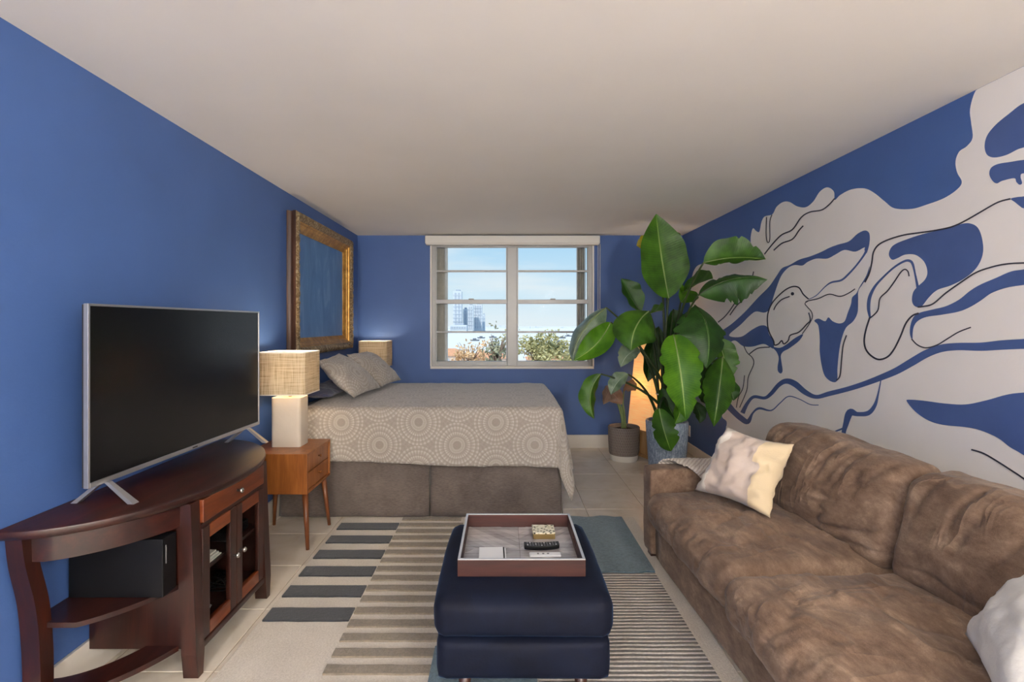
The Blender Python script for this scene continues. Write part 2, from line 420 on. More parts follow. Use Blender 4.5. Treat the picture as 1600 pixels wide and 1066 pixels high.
leafmat('leaf_dark', rgb(30, 62, 18), rgb(54, 98, 30), rgb(104, 140, 70))
leafmat('leaf_bright', rgb(60, 110, 10), rgb(98, 152, 22), rgb(170, 204, 90))
leafmat('leaf_pale', rgb(92, 116, 88), rgb(150, 166, 142), rgb(196, 206, 190), .3)  # grey-green, with a back-lit sheen put into the leaf colour
leafmat('leaf_yellow', rgb(170, 150, 20), rgb(206, 186, 50), rgb(220, 200, 80))
leafmat('leaf_brown', rgb(140, 112, 92), rgb(186, 160, 138), rgb(170, 140, 120), .46, .45)
plain('stem_green', rgb(44, 60, 24), .5, var=.2, vscale=10)
plain('stem_pale', rgb(122, 140, 86), .5, var=.15, vscale=14)
t = NT('glaze_blue').set(Roughness=.42)
n = t.noise(t.coord('Object', (14, 14, 4)), 4, 6, .75, .6); n2 = t.noise(t.coord('Object'), 70, 3)
f = t.math('ADD', t.math('MULTIPLY', n, .7), t.math('MULTIPLY', n2, .3))
t.color(t.ramp(f, [(.36, rgb(96, 110, 128)), (.5, rgb(146, 160, 176)), (.64, rgb(196, 206, 216))])); t.bump(f, .3, .006)
t = NT('pot_diamond').set(Roughness=.8)
tcn = t.n('ShaderNodeTexCoord'); sx = t.n('ShaderNodeSeparateXYZ'); t.l(tcn.outputs['UV'], sx.inputs[0])
def zig(k):
    a = t.math('PINGPONG', t.math('MULTIPLY', sx.outputs[0], 14), .5)
    return t.math('PINGPONG', t.math('ADD', t.math('MULTIPLY', a, 2.0), t.math('MULTIPLY', sx.outputs[1], k)), .25)
f = t.math('MULTIPLY', t.math('MINIMUM', zig(9), zig(-9)), 4)
t.color(t.ramp(f, [(.12, rgb(168, 156, 146)), (.26, rgb(98, 86, 80))])); t.bump(f, .4, .004)
plain('pot_white', rgb(220, 214, 204), .6)

# outdoors
plain('water', rgb(244, 243, 243), .7, bump=(.4, .2, .5))  # near-white base stands in for the bright sky reflected on the bay
plain('tower_hazed', rgb(206, 213, 220), .7, var=.05, vscale=.05)  # pale bluish tint is distance haze put into the wall colour
plain('tower_glass', rgb(172, 182, 196), .6)  # glass tone lightened, low contrast stands in for haze
plain('low_wall', rgb(216, 202, 190), .8)
plain('terracotta', rgb(232, 170, 130), .8, var=.15, vscale=1)
plain('far_shore', rgb(206, 213, 222), .9, var=.08, vscale=.02)  # distance haze put into this pale blue-grey
plain('ground', rgb(236, 214, 198), .95, var=.15, vscale=.1)
plain('bark', rgb(150, 130, 114), .9, var=.2, vscale=3)
def foliage(name, a, b): plain(name, a, .8); t = M[name]; 
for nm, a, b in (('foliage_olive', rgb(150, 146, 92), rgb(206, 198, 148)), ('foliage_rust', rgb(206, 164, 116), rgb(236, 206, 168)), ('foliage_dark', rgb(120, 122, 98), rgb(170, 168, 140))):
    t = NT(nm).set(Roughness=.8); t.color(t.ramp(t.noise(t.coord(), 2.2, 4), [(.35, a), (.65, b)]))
plain('boat_white', rgb(110, 118, 128), .5)

# ------------------------------------------------------------------ room shell
T = .18
struct(MB().box((XL - T, YF - T, -.12), (XR + T, YB + T, -.004)).build('floor', 'grout'))
FLOOR = bpy.data.objects['floor']
pitch, gx0, gy0 = .4545, -1.183, 3.88
xs = [XL] + [x for x in [gx0 + pitch * k for k in range(-3, 12)] if XL + .01 < x < XR - .01] + [XR]
ys = [YF] + [y for y in [gy0 + pitch * k for k in range(-20, 8)] if YF + .01 < y < YB - .01] + [YB]
tm = {}
for i in range(len(xs) - 1):
    for j in range(len(ys) - 1):
        sx_, sy_ = xs[i + 1] - xs[i] - .005, ys[j + 1] - ys[j] - .005
        key = (round(sx_, 3), round(sy_, 3))
        if key not in tm:
            hx, hy, b = sx_ / 2, sy_ / 2, .002
            vs = [(-hx, -hy, -.004), (hx, -hy, -.004), (hx, hy, -.004), (-hx, hy, -.004), (-hx, -hy, -b), (hx, -hy, -b), (hx, hy, -b), (-hx, hy, -b),
                  (-hx + b, -hy + b, 0), (hx - b, -hy + b, 0), (hx - b, hy - b, 0), (-hx + b, hy - b, 0)]
            fs = [(8, 9, 10, 11)] + [(a, (a + 1) % 4, (a + 1) % 4 + 4, a + 4) for a in range(4)] + [(a + 4, (a + 1) % 4 + 4, (a + 1) % 4 + 8, a + 8) for a in range(4)]
            me = bpy.data.meshes.new('tile'); me.from_pydata(vs, [], fs); me.materials.append(M['floor_tile']); tm[key] = me
        o = bpy.data.objects.new('tile', tm[key]); col.objects.link(o); o.parent = FLOOR
        o.location = ((xs[i] + xs[i + 1]) / 2, (ys[j] + ys[j + 1]) / 2, 0)

struct(MB().box((XL - T, YF - T, ZC), (XR + T, YB + T, ZC + .15)).build('ceiling', 'ceiling_paint'))
struct(MB().box((XL - T, YF - T, -.004), (XL, YB + T, ZC)).build('wall_left', 'wall_blue'))
WR = struct(MB().box((XR, YF - T, -.004), (XR + T, YB + T, ZC)).build('wall_right', 'wall_blue'))
struct(MB().box((XL, YF - T, -.004), (XR, YF, ZC)).build('wall_front', 'ceiling_paint'))
WX0, WX1, WZ0, WZ1 = -.832, 1.040, .925, 2.36
mb = MB()
mb.box((XL, YB, -.004), (WX0, YB + T, ZC)).box((WX1, YB, -.004), (XR, YB + T, ZC)).box((WX0, YB, -.004), (WX1, YB + T, WZ0)).box((WX0, YB, WZ1), (WX1, YB + T, ZC))
struct(mb.build('wall_back', 'wall_blue'))
struct(MB().box((.3, YB - .014, 0), (XR, YB, .15), .003).build('baseboard_back', 'trim_white'))
struct(MB().box((XR - .014, YF, 0), (XR, YB - .015, .11), .003).build('baseboard_right', 'trim_white'))
struct(MB().box((XL, YF, 0), (XL + .014, YB, .15), .003).build('baseboard_left', 'trim_white'))

# ---- mural on the right wall: flat paint, traced in photo pixels and put on the wall plane
def wallpt(px, py, off):
    s = (px - VX) / XR
    return Vector((XR - off, FPX / s, CH - (py - VY) / s))
def A_(l): return [(1060 + p[0] / 2.961, 80 + p[1] / 2.961) + tuple(p[2:]) for p in l]
def B_(l): return [(1060 + p[0] / 2.961, 340 + p[1] / 2.961) + tuple(p[2:]) for p in l]
def C_(l): return [(1100 + p[0] / 3.2, 560 + p[1] / 3.2) + tuple(p[2:]) for p in l]
COAT = [0]
def fill(name, pts, mat, off, seg=5, smooth=True):
    COAT[0] += 1; off += COAT[0] * 2.5e-5
    q = crom(pts, seg, True) if smooth else pts
    v = [wallpt(x, y, off) for x, y in q]
    tr = tessellate_polygon([[Vector((p.y, p.z, 0)) for p in v]])
    return obj(name, v, [tuple(t) for t in tr], mat, WR)
def stroke(name, pts, mat, off, scale=2.961, w=None):
    COAT[0] += 1; off += COAT[0] * 2.5e-5
    q = crom([(p[0], p[1], (p[2] if len(p) > 2 else w)) for p in pts], 6)
    vs = []; fs = []
    for i, p in enumerate(q):
        a = q[max(0, i - 1)]; b = q[min(len(q) - 1, i + 1)]
        dx, dy = b[0] - a[0], b[1] - a[1]; d = math.hypot(dx, dy) or 1
        h = max(.3, p[2]) / scale / 2
        vs += [wallpt(p[0] - dy / d * h, p[1] + dx / d * h, off), wallpt(p[0] + dy / d * h, p[1] - dx / d * h, off)]
        if i: fs.append((2 * i - 2, 2 * i - 1, 2 * i + 1, 2 * i))
    return obj(name, vs, fs, mat, WR)

outer = crom(A_([(1405, 143), (1370, 195), (1350, 270), (1355, 330), (1362, 400), (1335, 440), (1300, 465), (1283, 510), (1290, 560), (1312, 605), (1290, 640), (1230, 680), (1150, 710), (1080, 730),
    (1000, 727), (955, 695), (905, 655), (860, 635), (800, 640), (750, 665), (724, 688), (720, 650), (690, 630), (655, 650), (625, 695), (590, 722), (550, 718), (515, 698), (485, 698), (455, 720), (435, 755), (400, 765), (385, 790),
    (375, 835), (360, 832), (345, 820), (335, 860), (335, 920), (322, 955), (303, 930), (290, 898), (270, 897), (255, 930), (245, 962), (190, 970), (105, 985), (75, 1010), (60, 1060), (50, 1120), (60, 1200)]) +
    B_([(90, 470), (150, 490), (195, 510), (205, 600), (216, 640), (214, 700), (214, 780), (206, 840)]) + C_([(90, 262), (92, 295), (114, 318), (108, 360), (96, 420), (92, 470)]), 5)
Ynear = 1.0
outer_w = [wallpt(x, y, .0008) for x, y in outer]
outer_w = [Vector((p.x, p.y, min(p.z, ZC - .001))) for p in outer_w]
bx = outer_w[-1].y
outer_w += [Vector((XR - .0008, bx, .112)), Vector((XR - .0008, YF + .01, .112)), Vector((XR - .0008, YF + .01, ZC - .001))]
tr = tessellate_polygon([[Vector((p.y, p.z, 0)) for p in outer_w]])
obj('mural_white_field', outer_w, [tuple(t) for t in tr], 'paint_white', WR)
o1, o2 = .0014, .0030
def bshape(pts): fill('mural_blue_shape', pts, 'paint_blue', o1)
def bribbon(pts, sc=2.961): stroke('mural_blue_ribbon', pts, 'paint_blue', o1, sc)
def dline(pts, w=6, sc=2.961): stroke('mural_dark_line', pts, 'paint_line', o2, sc, w)
bshape(A_([(1600, 240), (1530, 290), (1470, 340), (1430, 390), (1418, 440), (1430, 480), (1465, 492), (1520, 480), (1570, 455), (1600, 445), (1700, 410), (1730, 310), (1680, 230)]))
bshape(A_([(1600, 503), (1540, 512), (1480, 522), (1448, 540), (1440, 570), (1455, 600), (1475, 612), (1500, 600), (1555, 588), (1565, 605), (1580, 618), (1592, 610), (1585, 580), (1600, 565), (1690, 570), (1700, 500)]))
bshape(A_([(1600, 672), (1570, 675), (1540, 683), (1560, 700), (1585, 720), (1600, 727), (1680, 740), (1680, 660)]))
dline(A_([(1540, 683), (1480, 700), (1400, 745), (1330, 785), (1270, 812), (1200, 828), (1120, 840), (1050, 850), (980, 870), (930, 895), (905, 930), (897, 980), (885, 1030), (865, 1070)]), 7)
bshape(B_([(985, 140), (1010, 120), (1060, 100), (1120, 80), (1180, 65), (1250, 50), (1310, 30), (1350, 27), (1385, 45), (1405, 90), (1412, 150), (1400, 200), (1370, 245), (1320, 285), (1260, 315), (1200, 335), (1160, 370), (1125, 412),
    (1095, 410), (1082, 385), (1088, 345), (1110, 318), (1140, 290), (1153, 260), (1148, 225), (1130, 195), (1095, 172), (1050, 172), (1015, 188), (990, 195), (975, 172)]))
bribbon(B_([(1110, 330, 14), (1096, 260, 9), (1085, 215, 12), (1070, 200, 12), (1045, 203, 10), (1000, 230, 9), (950, 275, 9), (910, 320, 12), (886, 370, 16), (881, 420, 16), (888, 465, 9)]))
dline(B_([(888, 462), (870, 520), (862, 570), (870, 610), (895, 640), (930, 657), (970, 645), (1000, 610), (1030, 550), (1055, 490), (1085, 455), (1115, 443)]), 8)
dline(B_([(890, 465), (925, 430), (935, 375), (970, 340), (1000, 300), (1030, 255), (1050, 240), (1065, 250), (1070, 272)]), 6)
bshape(B_([(190, 535), (250, 490), (310, 435), (370, 370), (420, 320), (455, 270), (480, 235), (515, 220), (560, 195), (610, 180), (660, 160), (700, 140), (740, 125), (790, 110), (830, 75), (865, 60), (885, 75), (885, 120), (872, 165),
    (862, 150), (862, 138), (820, 158), (770, 150), (730, 170), (690, 190), (640, 190), (600, 205), (575, 222), (540, 220), (510, 232), (480, 265), (460, 310), (440, 370), (425, 420), (400, 440), (360, 435), (330, 455), (290, 495), (235, 545),
    (290, 552), (340, 520), (380, 500), (410, 505), (420, 540), (440, 570), (442, 605), (425, 600), (395, 585), (345, 597), (300, 595), (265, 570), (240, 580), (230, 615), (214, 590), (196, 565)]))
bribbon(B_([(876, 130, 14), (865, 165, 10), (830, 215, 8), (790, 260, 9), (755, 290, 9), (710, 300, 8), (680, 320, 5), (640, 360, 4), (605, 378, 3)]))
bshape(B_([(886, 225), (870, 270), (840, 320), (825, 350), (805, 370), (800, 400), (785, 440), (770, 480), (745, 490), (715, 480), (695, 462), (680, 480), (650, 468), (630, 478), (648, 500), (655, 560), (655, 620), (665, 690), (680, 735), (710, 760), (735, 755),
    (737, 700), (745, 620), (757, 560), (777, 510), (810, 480), (830, 440), (833, 380), (834, 340), (852, 310), (878, 270)]))
dline(B_([(733, 755), (750, 730), (758, 650), (765, 590), (780, 545)]), 6)
dline(B_([(605, 378), (580, 355), (560, 325), (530, 320), (490, 340), (440, 390), (417, 440), (414, 490), (422, 530), (442, 570), (447, 590), (465, 585), (480, 570), (490, 585), (510, 570), (520, 545), (560, 530), (595, 495), (612, 475), (605, 440)]), 6)
bshape(B_([(438, 600), (455, 622), (465, 650), (460, 690), (462, 712), (475, 722), (483, 708), (478, 670), (475, 640), (487, 620), (515, 605), (560, 570), (577, 540), (540, 558), (500, 588), (470, 603)]))
dline(B_([(605, 385), (588, 398), (600, 415), (617, 435), (622, 462), (606, 495), (575, 538)]), 4)
dline(B_([(590, 392), (605, 385), (650, 375), (700, 355), (750, 365), (790, 350), (820, 330)]), 5)
dline(B_([(517, 365), (480, 380), (455, 405), (443, 428)]), 5)
fill('mural_dark_dot', [(1060 + (530 + 8 * math.cos(k)) / 2.961, 340 + (353 + 8 * math.sin(k)) / 2.961) for k in [i * math.pi / 5 for i in range(10)]], 'paint_line', o2, 1, False)
bshape(B_([(1600, 240), (1540, 250), (1470, 280), (1400, 310), (1350, 340), (1300, 380), (1240, 410), (1180, 425), (1120, 440), (1090, 460), (1075, 500), (1073, 540), (1084, 566), (1086, 530), (1093, 500), (1112, 477), (1150, 460), (1220, 450), (1300, 435),
    (1350, 415), (1400, 385), (1450, 350), (1520, 325), (1600, 312), (1760, 290), (1760, 215)]))
dline(B_([(1110, 414), (1130, 412), (1180, 400), (1240, 350), (1310, 300), (1380, 255), (1450, 230), (1520, 215), (1600, 210), (1740, 205)]), 7)
dline(B_([(1082, 562), (1110, 590), (1150, 603), (1200, 590), (1250, 560), (1300, 530), (1357, 508)]), 6)
bribbon(B_([(1850, 580, 56), (1700, 583, 52), (1600, 585, 46), (1500, 590, 44), (1400, 598, 38), (1300, 597, 34), (1220, 605, 35), (1150, 630, 36), (1080, 670, 36), (1010, 710, 32), (940, 740, 28), (860, 770, 24), (780, 795, 22), (700, 815, 22), (640, 830, 18), (590, 810, 24),
    (540, 770, 28), (500, 757, 24), (465, 775, 20), (430, 815, 18), (400, 835, 14), (350, 830, 14), (320, 860, 16), (297, 905, 22)]))
bribbon(B_([(205, 855, 30), (230, 870, 30), (258, 900, 26), (290, 928, 26), (322, 945, 22), (345, 905, 9), (375, 883, 11), (430, 893, 6), (470, 860, 5), (510, 828, 5), (560, 840, 4), (610, 865, 4), (650, 868, 4)]))
bribbon(B_([(938, 755, 5), (925, 820, 9), (910, 870, 17), (880, 905, 22), (830, 910, 20), (795, 903, 34), (775, 960, 25), (766, 1000, 20), (766, 1066, 22), (766, 1160, 22), (760, 1300, 16)]))
bribbon(B_([(772, 972, 8), (740, 985, 8), (700, 1000, 8), (672, 990, 22), (645, 990, 12)]))
bshape(B_([(1058, 850), (1075, 843), (1140, 848), (1230, 860), (1330, 865), (1430, 845), (1520, 820), (1600, 810), (1780, 800), (1800, 1000), (1780, 1220), (1600, 1100), (1535, 1062), (1480, 1020), (1400, 985), (1330, 970), (1230, 960), (1160, 940), (1100, 900)]))
dline(C_([(1340, 457), (1400, 475), (1470, 515), (1540, 560), (1600, 600), (1720, 690)]), 8, 3.2)
dline(A_([(400, 940), (440, 890), (480, 850), (530, 825), (570, 770), (610, 745), (665, 735), (700, 710), (725, 682)]), 6)
dline(A_([(443, 922), (480, 890), (530, 870), (560, 830), (580, 808)]), 6)
dline(A_([(410, 768), (408, 850), (415, 885), (425, 870), (425, 790), (435, 757)]), 4)
dline(B_([(185, 485), (215, 460), (240, 430), (260, 400), (280, 370), (300, 358)]), 5)
dline(B_([(240, 452), (270, 410), (310, 370), (330, 330), (350, 250)]), 5)
dline(B_([(330, 632), (370, 605), (425, 600)]), 5)
dline(B_([(305, 595), (320, 625), (345, 650), (350, 680), (325, 740), (318, 800), (285, 880)]), 4)
dline(B_([(308, 730), (300, 790), (280, 830), (270, 880)]), 4)

# ---- window in the back wall
W1 = bpy.data.objects.new('window_1', None); col.objects.link(W1); struct(W1); W1.location = (.1, YB + .06, WZ0)
yf0, yf1 = YB + .03, YB + .10
fx0, fx1, fz0, fz1 = WX0 + .01, WX1 - .01, WZ0 + .012, WZ1
MB().box((fx0, yf0, fz0), (fx0 + .042, yf1, fz1), .004).build('frame_jamb', 'alu', W1)
MB().box((fx1 - .042, yf0, fz0), (fx1, yf1, fz1), .004).build('frame_jamb', 'alu', W1)
MB().box((fx0 + .042, yf0, fz0), (fx1 - .042, yf1, fz0 + .055), .004).build('frame_sill_rail', 'alu', W1)
MB().box((fx0 + .042, yf0, fz1 - .05), (fx1 - .042, yf1, fz1), .004).build('frame_head', 'alu', W1)
MX0, MX1 = .046, .163
MB().box((MX0, yf0 - .012, fz0), (MX1, yf1, fz1 - .05), .006).build('mullion', 'alu', W1)
zb = [(CH - (y - VY) / 135.2) for y in (471.5, 423.5, 519)]
for (a, b) in ((fx0 + .042, MX0), (MX1, fx1 - .042)):
    r = MB().box((a, yf0 + .006, zb[0] - .024), (b, yf1 - .01, zb[0] + .024), .004).build('meeting_rail', 'alu', W1)
    MB().box(((a + b) / 2 - .03, yf0 - .008, zb[0] + .022), ((a + b) / 2 + .03, yf0 + .02, zb[0] + .036), .004).build('sash_latch', 'alu', r)
    for z in zb[1:]:
        MB().box((a, yf0 + .016, z - .011), (b, yf1 - .02, z + .011), .003).build('glazing_bar', 'alu', W1)
    lv = [fz0 + .055, zb[2], zb[0], zb[1], fz1 - .05]
    hh = {0: 0, 1: .011, 2: .024, 3: .011, 4: 0}
    for k in range(4):
        MB().box((a, yf0 + .034, lv[k] + hh[k]), (b, yf0 + .038, lv[k + 1] - hh[k + 1])).build('pane', 'glass', W1)
    for xx in (a, b):                      # thin sash stiles
        sgn = 1 if xx == a else -1
        MB().box((xx, yf0 + .012, fz0 + .055), (xx + sgn * .012, yf1 - .012, fz1 - .05)).build('sash_stile', 'alu', W1)
MB().box((WX0 - .004, YB - .006, WZ0 - .018), (WX1 + .004, YB + .03, WZ0 + .012), .004).build('sill', 'trim_white', W1)
for x0, x1 in ((WX0 - .006, WX0 + .012), (WX1 - .012, WX1 + .006)):
    MB().box((x0, YB - .006, WZ0 + .012), (x1, YB + .03, WZ1), .002).build('casing', 'trim_white', W1)
# folded accordion shutters outside, one stack each side
for x0, x1, nm in ((WX0 + .05, WX0 + .17, 'folded grey accordion storm shutter outside the window, next to the distant towers'), (WX1 - .16, WX1 - .05, 'folded grey accordion storm shutter outside the window, next to the big plant')):
    S = thing('storm_shutter', nm, 'shutter', ((x0 + x1) / 2, YB + T + .06, WZ0 - .02))
    n = 4
    for k in range(n):
        a = x0 + (x1 - x0) * k / n; b = x0 + (x1 - x0) * (k + 1) / n - .004
        MB().hexa([(a, YB + T + .01, WZ0 - .02), (b, YB + T + .05, WZ0 - .02), (b, YB + T + .12, WZ0 - .02), (a, YB + T + .08, WZ0 - .02)],
                  [(a, YB + T + .01, WZ1 + .02), (b, YB + T + .05, WZ1 + .02), (b, YB + T + .12, WZ1 + .02), (a, YB + T + .08, WZ1 + .02)]).build('slat', 'shutter', S)
    MB().box((x0 - .01, YB + T, WZ0 - .045), (x1 + .01, YB + T + .13, WZ0 - .02), .003).build('track', 'alu', S)

# roller blind
RB = thing('roller_blind', 'white roller blind cassette rolled up above the window', 'blind', (.1, YB - .05, 2.33))
MB().box((-.885, YB - .09, 2.335), (1.10, YB, 2.425), .012).build('cassette', 'blind_white', RB)
MB().box((-.875, YB - .082, 2.322), (1.09, YB - .012, 2.336), .004).build('hem_bar', 'blind_white', RB)
cd = MB()
for dx in (0, .022): cd.tube([(1.083 + dx, YB - .05, 2.335), (1.083 + dx, YB - .045, 1.6), (1.083 + dx * .9, YB - .04, 1.14)], .0035, 6)
cd.build('pull_cord', 'blind_white', RB, True)
MB().lathe([(.004, .07), (.012, .055), (.015, .02), (.010, 0)], (1.094, YB - .04, 1.08), 12).build('cord_weight', 'blind_white', RB, True)

# wall socket
OUT = thing('wall_outlet', 'white power outlet on the blue strip of wall beside the blue pot', 'outlet', (XR, 5.62, .26))
oy = FPX * XR / (1077 - VX); oz = CH - (673 - VY) * oy / FPX
OUT.location = (XR, oy, oz)
MB().box((XR - .008, oy - .04, oz - .06), (XR, oy + .04, oz + .06), .003).build('plate', 'white_plastic', OUT)
for dz in (-.028, .028):
    s = MB().box((XR - .011, oy - .017, oz + dz - .014), (XR - .008, oy + .017, oz + dz + .014), .002).build('socket', 'white_plastic', OUT)
    for dy in (-.007, .007): MB().box((XR - .0118, oy + dy - .0015, oz + dz - .006), (XR - .011, oy + dy + .0015, oz + dz + .006)).build('slot', 'black_plastic', s)

# unseen fill globes, added behind the camera to brighten the room
for x, y, drop, R, nm in ((-.8, -1.0, .16, .13, 'short-stemmed added fill globe on the plain blue wall side'), (1.2, -1.0, .16, .13, 'short-stemmed added fill globe on the mural wall side'),
                          (-.8, -3.2, .45, .19, 'large low-hanging added fill globe on the plain blue wall side'), (1.2, -3.2, .45, .19, 'large low-hanging added fill globe on the mural wall side')):
    LP = thing('added_fill_lamp', nm, 'lamp', (x, y, ZC), 0, 'added fill globes')
    MB().lathe([(.07, 0), (.07, -.02), (.05, -.03)], (x, y, ZC), 24).build('canopy', 'nickel', LP, 'auto')
    MB().tube([(x, y, ZC - .03), (x, y, ZC - drop)], .008, 8).build('stem', 'nickel', LP, True)
    MB().lathe([(max(.004, R * math.sin(a)), -R * math.cos(a)) for a in [math.pi * i / 16 for i in range(17)]], (x, y, ZC - drop - R + .01), 24).build('globe', 'fill_globe', LP, True)

# ------------------------------------------------------------------ soft shapes
def cushion(c, size, r=.06, crown=(0, 0, 0), wr=.006, wf=5, seed=0, n=22, shear=0, fn=None):
    """rounded, puffed box; returns verts, faces. shear moves the top along x (lean)"""
    hx, hy, hz = [s / 2 for s in size]; idx = {}; vs = []; fs = []
    def g(i): return math.tan((i / n * 2 - 1) * .72) / math.tan(.72) if True else 0
    def vid(p):
        k = tuple(round(x, 5) for x in p)
        if k not in idx:
            q = Vector((p[0] * hx, p[1] * hy, p[2] * hz)); b = Vector((hx - r, hy - r, hz - r))
            ins = Vector([max(-b[d], min(b[d], q[d])) for d in range(3)]); d = q - ins
            pt = ins + (d.normalized() * r if d.length > 1e-6 else Vector())
            nx, ny, nz = p
            for a in range(3):
                u, w_ = [x for d2, x in enumerate(p) if d2 != a]
                pt[a] += p[a] * crown[a] * (1 - u * u) * (1 - w_ * w_)
            nn = (d.normalized() if d.length > 1e-6 else Vector((0, 0, 1)))
            W = fbm(pt.x * wf + seed * 7.1, pt.y * wf * .8 + seed, pt.z * wf) * wr
            pt += nn * W
            if fn: pt = fn(pt, p)
            pt.x += shear * (pt.z + hz) / (2 * hz)
            idx[k] = len(vs); vs.append(pt + Vector(c))
        return idx[k]
    for a in range(3):
        for sgn in (-1, 1):
            for i in range(n):
                for j in range(n):
                    def mk(ii, jj):
                        p = [0, 0, 0]; p[a] = sgn; p[(a + 1) % 3] = g(ii); p[(a + 2) % 3] = g(jj); return vid(p)
                    q = [mk(i, j), mk(i + 1, j), mk(i + 1, j + 1), mk(i, j + 1)]
                    fs.append(q if sgn > 0 else q[::-1])
    return vs, fs

def pillow(bl, br, tr, tl, puff=.09, n=28, wr=.010, seed=1, ruffle=0, uvs=(1, 1), pinch=.07):
    """throw pillow spanned by four corner points, puffed on both sides"""
    bl, br, tr, tl = [Vector(p) for p in (bl, br, tr, tl)]
    nrm = (br - bl).cross(tl - bl).normalized(); ctr = (bl + br + tr + tl) / 4
    vs = []; fs = []; uv = []
    for side in (1, -1):
        off = len(vs)
        for i in range(n + 1):
            for j in range(n + 1):
                u, v = i / n, j / n
                p = bl * (1 - u) * (1 - v) + br * u * (1 - v) + tr * u * v + tl * (1 - u) * v
                a, b = 2 * u - 1, 2 * v - 1
                e = (1 - a ** 4) ** .6 * (1 - b ** 4) ** .6 * (.62 + .38 * (1 - a * a) * (1 - b * b))
                # edges pull in between corners
                p = p + (ctr - p) * pinch * ((1 - a * a) * b * b + (1 - b * b) * a * a)
                W = fbm(u * 5 + seed, v * 5, seed * 3.3 + side, 3) * wr * min(1, e * 3)
                k = 1 if abs(a) < 1 and abs(b) < 1 else 0
                h = puff * e * side + W
                rf = ruffle * math.sin((u + v) * 40 + seed) * (1 - k)
                vs.append(p + nrm * (h * k + rf)); uv.append((u * uvs[0], v * uvs[1]))
        for i in range(n):
            for j in range(n):
                q = [off + i * (n + 1) + j, off + (i + 1) * (n + 1) + j, off + (i + 1) * (n + 1) + j + 1, off + i * (n + 1) + j + 1]
                fs.append(q if side > 0 else q[::-1])
    return vs, fs, uv
def weld(o):
    bm = bmesh.new(); bm.from_mesh(o.data); bmesh.ops.remove_doubles(bm, verts=bm.verts, dist=1e-4)
    bmesh.ops.recalc_face_normals(bm, faces=bm.faces); bm.to_mesh(o.data); bm.free(); return o

# ------------------------------------------------------------------ rug
RUG = thing('area_rug', 'cream wool area rug with navy bars, taupe stripes and a teal corner', 'rug', (-.1, 2.2, 0))
RX0, RX1, RY0, RY1, RZ = -1.155, .952, .75, 3.695, .009
MB().box((RX0, RY0, 0), (RX1, RY1, RZ), .003).build('rug_ground', 'rug_cream', RUG)
def wavy(x0, x1, y0, y1, z0, z1, name, mat, seed, amp=.003):
    n = 14; top = []; bot = []
    for i in range(n + 1):
        x = x0 + (x1 - x0) * i / n
        top.append((x, y1 + fbm(x * 9, seed, 0) * amp)); bot.append((x, y0 + fbm(x * 9, seed + 5, 1) * amp))
    return MB().prism(bot + top[::-1], z0, z1).build(name, mat, RUG)
for k in range(6):
    y1 = 3.569 - .2135 * k
    wavy(RX0 + .014, -.732, y1 - .107, y1, RZ - .001, RZ + .008, 'navy_bar', 'rug_navy', k)
for k in range(24):
    y1 = 3.677 - .1063 * k
    if y1 - .055 < RY0 + .03: break
    wavy(-.725, -.30 + .04 * math.sin(k * .5), y1 - .054, y1, RZ - .001, RZ + .008, 'taupe_stripe', 'rug_taupe', 20 + k)
wavy(.14, .862, 2.86, RY1 - .012, RZ - .001, RZ + .011, 'teal_block', 'rug_teal', 60, .02)
wavy(.14, .858, RY0 + .03, 2.852, RZ - .001, RZ + .006, 'ribbed_block', 'rug_rib', 61, .006)
wavy(-.295, .135, RY0 + .03, 2.2, RZ - .001, RZ + .010, 'teal_block', 'rug_teal', 64, .02)

# ------------------------------------------------------------------ TV console (half-ellipse plan)
CY, CL, CD, CT = 2.335, .675, .478, .737
def ell(y, inset=0):
    t = (y - CY) / (CL - inset); return XL + .004 + (CD - inset) * math.sqrt(max(0, 1 - t * t))
def ellpoly(y0, y1, inset, n=40, xin=None):
    ys_ = [y0 + (y1 - y0) * i / n for i in range(n + 1)]
    if abs(y0 - (CY - CL + inset)) < 1e-6: ys_ = [CY - (CL - inset) * math.cos(math.pi * i / n) for i in range(n + 1)]
    out = [(ell(y, inset), y) for y in ys_]
    return out
CON = thing('tv_console', 'dark cherry wood half-round media console with glass doors under the television', 'console', (-1.45, CY, 0))
# top with a rounded edge
mb = MB(); rings = []
for ins, z in ((.012, CT - .036), (.004, CT - .028), (0, CT - .018), (.003, CT - .006), (.012, CT)):
    rings.append([(XL + .004 + (CD - ins) * math.sin(math.pi * i / 64), CY - (CL - ins) * math.cos(math.pi * i / 64), z) for i in range(65)])
vs = [p for r in rings for p in r]; fs = []
for a in range(4):
    for i in range(64): fs.append((a * 65 + i, a * 65 + i + 1, (a + 1) * 65 + i + 1, (a + 1) * 65 + i))
fs += [tuple(range(65))[::-1], tuple(range(4 * 65, 5 * 65)), ] + [(a * 65 + 64, a * 65, (a + 1) * 65, (a + 1) * 65 + 64) for a in range(4)]
MB().add(vs, fs).build('console_top', 'cherry', CON, 'auto')
CB0, CB1, XFc = 2.012, 2.658, -1.232           # cabinet block
def band(y0, y1, ins0, ins1, z0, z1, name, mat, n=24):
    o = [(ell(y0 + (y1 - y0) * i / n, ins0), y0 + (y1 - y0) * i / n) for i in range(n + 1)]
    q = [(max(XL + .01, ell(y0 + (y1 - y0) * i / n, ins1)), y0 + (y1 - y0) * i / n) for i in range(n + 1)]
    return MB().prism(o + q[::-1], z0, z1).build(name, mat, CON, 'auto')
ye0, ye1 = CY - CL + .055, CY + CL - .055
